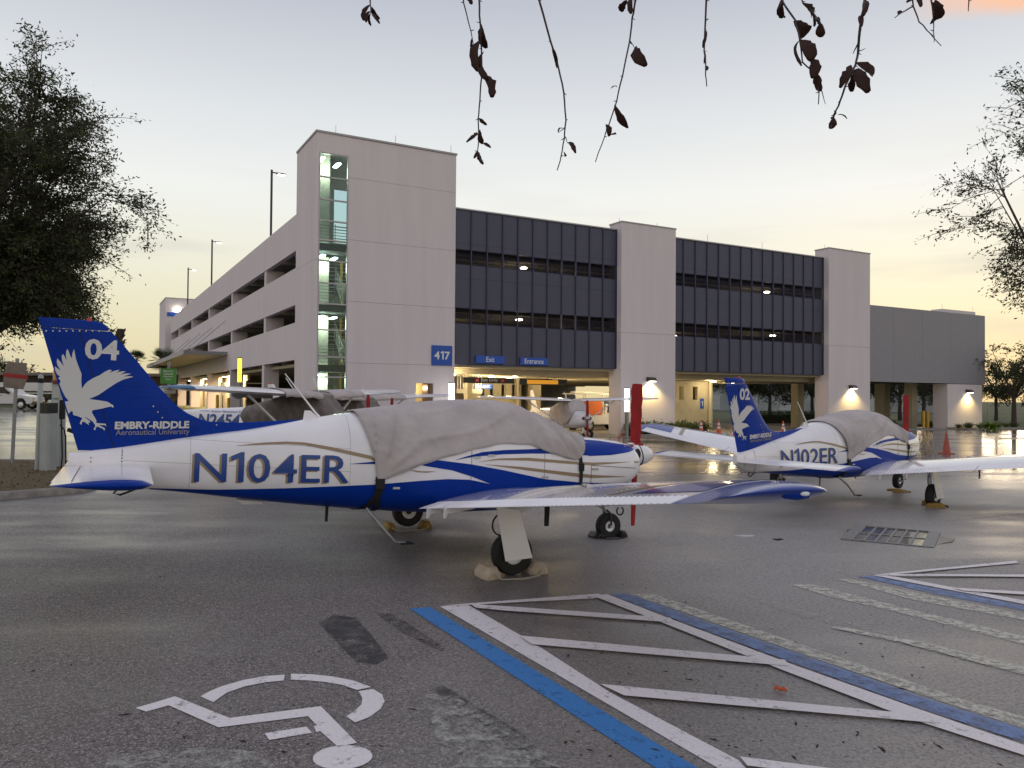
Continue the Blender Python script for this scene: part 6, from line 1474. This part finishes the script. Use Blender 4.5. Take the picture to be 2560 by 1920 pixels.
P = AT(408, 905, 88); palm('fan palm left of the distant stair tower', (P.x, 88, .3), P.z - .3, 1, 30, 2.0)
P = AT(340, 897, 100); palm('small far fan palm between the tail and the distant tower', (P.x, 100, .3), P.z - .5, 2, 24, 1.6)
P = AT(300, 822, 70); palm('bare palm trunk with a dead skirt rising behind the near tail', (P.x, 70, .3), P.z - .3, 3, headless=True)
sp_ = shrub('bare_bush', 'pale bare bush behind the green sign', (AT(420, 905, 80).x, 80, .3), 1.6, 3.6, 91, 60, .10, 'oak_leaf_far', cat='bush')

# ---- dead twigs hanging from the tree overhead
def hang(label, Y, stems, lvs, seed):
    """stems: list of (pixel points, radius px); lvs: list of pixel (x0, y0, x1, y1, width) leaf blades"""
    rd = random.Random(seed); a0 = AT(*stems[0][0][0], Y); root = thing('hanging_twig', label, 'twig', a0, 0, 'dead twigs hanging overhead'); k = Y / FPX
    mb = MB()
    for pts, r_ in stems:
        P = []
        for i, p in enumerate(pts): P.append(AT(p[0], p[1], Y + .02 * math.sin(i * 1.7 + seed)) - a0)
        Q = []
        for i in range(len(P) - 1):
            for q in (0, .33, .66): v = P[i].lerp(P[i + 1], q); Q.append(v + Vector((rd.gauss(0, .5), rd.gauss(0, .5), rd.gauss(0, .5))) * k)
        Q.append(P[-1]); rr_ = [k * .72 * (r_ * (1 - .55 * i / (len(Q) - 1))) for i in range(len(Q))]
        mb.tube(Q, rr_, 6)
        for i in range(3, len(Q) - 1, 3): e = Q[i] + Vector((rd.choice((-1, 1)) * rd.uniform(4, 9) * k, 0, -rd.uniform(-3, 6) * k)); mb.tube([Q[i], e], [1.6 * k, .7 * k], 4)
    mb.obj('stem', 'twig_bark', root, smooth=60)
    for x0, y0, x1, y1, w in lvs:
        a, b = AT(x0, y0, Y) - a0, AT(x1, y1, Y + rd.uniform(-.03, .03)) - a0; d = b - a; L = d.length; d.normalize()
        th = rd.uniform(-.6, .6); sd_ = d.cross(Vector((math.sin(th), math.cos(th), 0))).normalized(); nn = d.cross(sd_).normalized(); rings = []; N = 8; cu = rd.uniform(-.25, .25)
        prof_ = [.12, .48, .74, .88, .96, 1.0, .97, .82, .40]
        v_ = []
        for i in range(N + 1):
            q = i / N; c = a + d * L * q + nn * L * .14 * math.sin(q * 3.0) + sd_ * L * cu * math.sin(q * math.pi) * .5; hw = w * k * .5 * prof_[i] * (1 + .12 * rd.gauss(0, 1)); fold = nn * hw * .55
            v_ += [c - sd_ * hw + fold * (1 + .4 * rd.random()), c, c + sd_ * hw + fold * (1 + .4 * rd.random())]
        me = qmesh('leaf', v_, [f for i in range(N) for f in ((i * 3, i * 3 + 1, i * 3 + 4, i * 3 + 3), (i * 3 + 1, i * 3 + 2, i * 3 + 5, i * 3 + 4))])
        for p in me.polygons: p.use_smooth = True
        o = mkobj('leaf', me, 'dead_leaf', root); so = o.modifiers.new('thick', 'SOLIDIFY'); so.thickness = .0008
zA = lambda a, b: (860 + a / 2.4578, b / 2.4578); zB = lambda a, b: (1700 + a / 2.5721, b / 2.5721)
A = lambda *p: [zA(*q) for q in p]; B = lambda *p: [zB(*q) for q in p]
def lv(f, *q): return [(*f(a, b), *f(c, d), w / 2.8) for a, b, c, d, w in q]
hang('short twig with a tuft of curled dead leaves, leftmost at the top', 1.6, [(A((165, -160), (160, 0), (165, 80)), 4)], lv(zA, (165, 30, 125, 130, 45), (170, 40, 218, 115, 40), (165, 80, 168, 160, 26), (175, 90, 218, 150, 26), (160, 70, 135, 140, 26)), 1)
hang('longest dead twig with brown leaves, hanging left of the tower top', 1.5, [(A((820, -150), (832, 0), (838, 140), (845, 300), (848, 450), (835, 620), (826, 730), (828, 850), (822, 930), (850, 1000)), 4), (A((725, -80), (735, 20), (780, 190), (805, 300)), 3)], lv(zA, (845, 150, 880, 295, 60), (840, 245, 825, 445, 65), (860, 320, 890, 500, 55), (855, 460, 905, 605, 70), (785, 235, 800, 318, 24), (745, -30, 790, 28, 36), (828, 725, 878, 768, 24), (818, 815, 752, 878, 26), (835, 795, 850, 885, 34), (855, 880, 903, 910, 22), (822, 930, 797, 975, 22), (828, 935, 858, 1010, 32)), 2)
hang('bare curved dead twig hanging right of the tower', 1.55, [(A((1130, -150), (1198, 0), (1270, 250), (1318, 410), (1350, 570), (1364, 740), (1355, 850), (1335, 960), (1310, 1045)), 4), (A((1358, 840), (1375, 880)), 2), (A((1355, 785), (1318, 815)), 2)], lv(zA, (1275, 280, 1308, 410, 28), (1375, 878, 1425, 945, 32), (1350, 930, 1358, 958, 16), (1345, 790, 1315, 815, 14)), 3)
hang('slanting dead twig with a broad brown leaf above the dark screens', 1.45, [(A((1830, -150), (1790, 10), (1770, 110), (1755, 260), (1710, 470), (1675, 620), (1625, 770), (1600, 840), (1545, 995)), 4), (A((1758, 250), (1785, 295)), 2)], lv(zA, (1795, 285, 1860, 410, 75), (1740, 0, 1700, 68, 50), (1770, -10, 1762, 90, 40), (1662, 645, 1745, 785, 48), (1610, 765, 1630, 840, 40), (1620, 830, 1665, 820, 16), (1678, 538, 1640, 547, 12)), 4)
hang('short straight dead twig above the middle of the screens', 1.6, [(B((175, -120), (170, 0), (162, 190), (155, 330), (165, 440), (172, 555)), 4)], lv(zB, (162, 195, 150, 310, 30), (155, 330, 152, 410, 18), (165, 425, 170, 455, 26), (160, 135, 185, 122, 10)), 5)
hang('dead twig crowded with broad brown leaves, right of centre', 1.4, [(B((640, -120), (650, 0), (740, 130), (770, 250), (790, 400), (870, 480), (895, 590), (890, 670)), 4), (B((775, -60), (785, 10), (850, 70), (890, 130), (910, 200)), 3), (B((905, 560), (935, 670)), 2)], lv(zB, (655, 0, 665, 110, 55), (730, 135, 775, 250, 105), (790, 260, 830, 400, 110), (840, 380, 850, 510, 80), (880, 470, 900, 590, 55), (785, 20, 840, 105, 50), (850, 80, 862, 172, 26), (885, 110, 900, 165, 26), (905, 150, 905, 240, 60), (770, 260, 782, 430, 22), (640, 10, 622, 75, 18)), 6)
hang('thick dead twig with a fan of brown leaves, over the right pillar', 1.4, [(B((1215, -150), (1190, 0), (1175, 90), (1155, 190), (1145, 340), (1125, 420), (1060, 560), (1030, 650), (990, 740), (970, 820)), 6), (B((1142, 285), (1112, 345)), 3), (B((1150, 328), (1192, 312)), 2)], lv(zB, (1130, 405, 1235, 490, 80), (1125, 450, 1215, 600, 90), (1125, 460, 1105, 590, 46), (1100, 420, 1030, 570, 55), (990, 710, 965, 755, 34), (985, 755, 968, 830, 50), (1185, 10, 1180, 110, 34), (1170, 110, 1165, 178, 38), (1015, 740, 1072, 768, 16)), 7)
hang('forked bare dead twig high at the right', 1.5, [(B((1480, -120), (1500, 40), (1540, 140), (1610, 220), (1680, 295)), 3), (B((1500, 40), (1430, 80), (1380, 115)), 3)], lv(zB, (1500, -10, 1450, 18, 30), (1525, -10, 1545, 50, 40), (1430, 72, 1402, 88, 26)), 8)
hang('dead twig with two curled leaves beside the pink cloud', 1.5, [(B((1610, -120), (1615, 0), (1630, 100), (1632, 200), (1634, 270)), 3)], lv(zB, (1615, 10, 1605, 155, 60), (1640, 0, 1665, 120, 70)), 9)
hang('single thin dead twig tip in front of the pink cloud', 1.5, [(B((1858, -120), (1858, 0), (1854, 72)), 3)], [], 10)
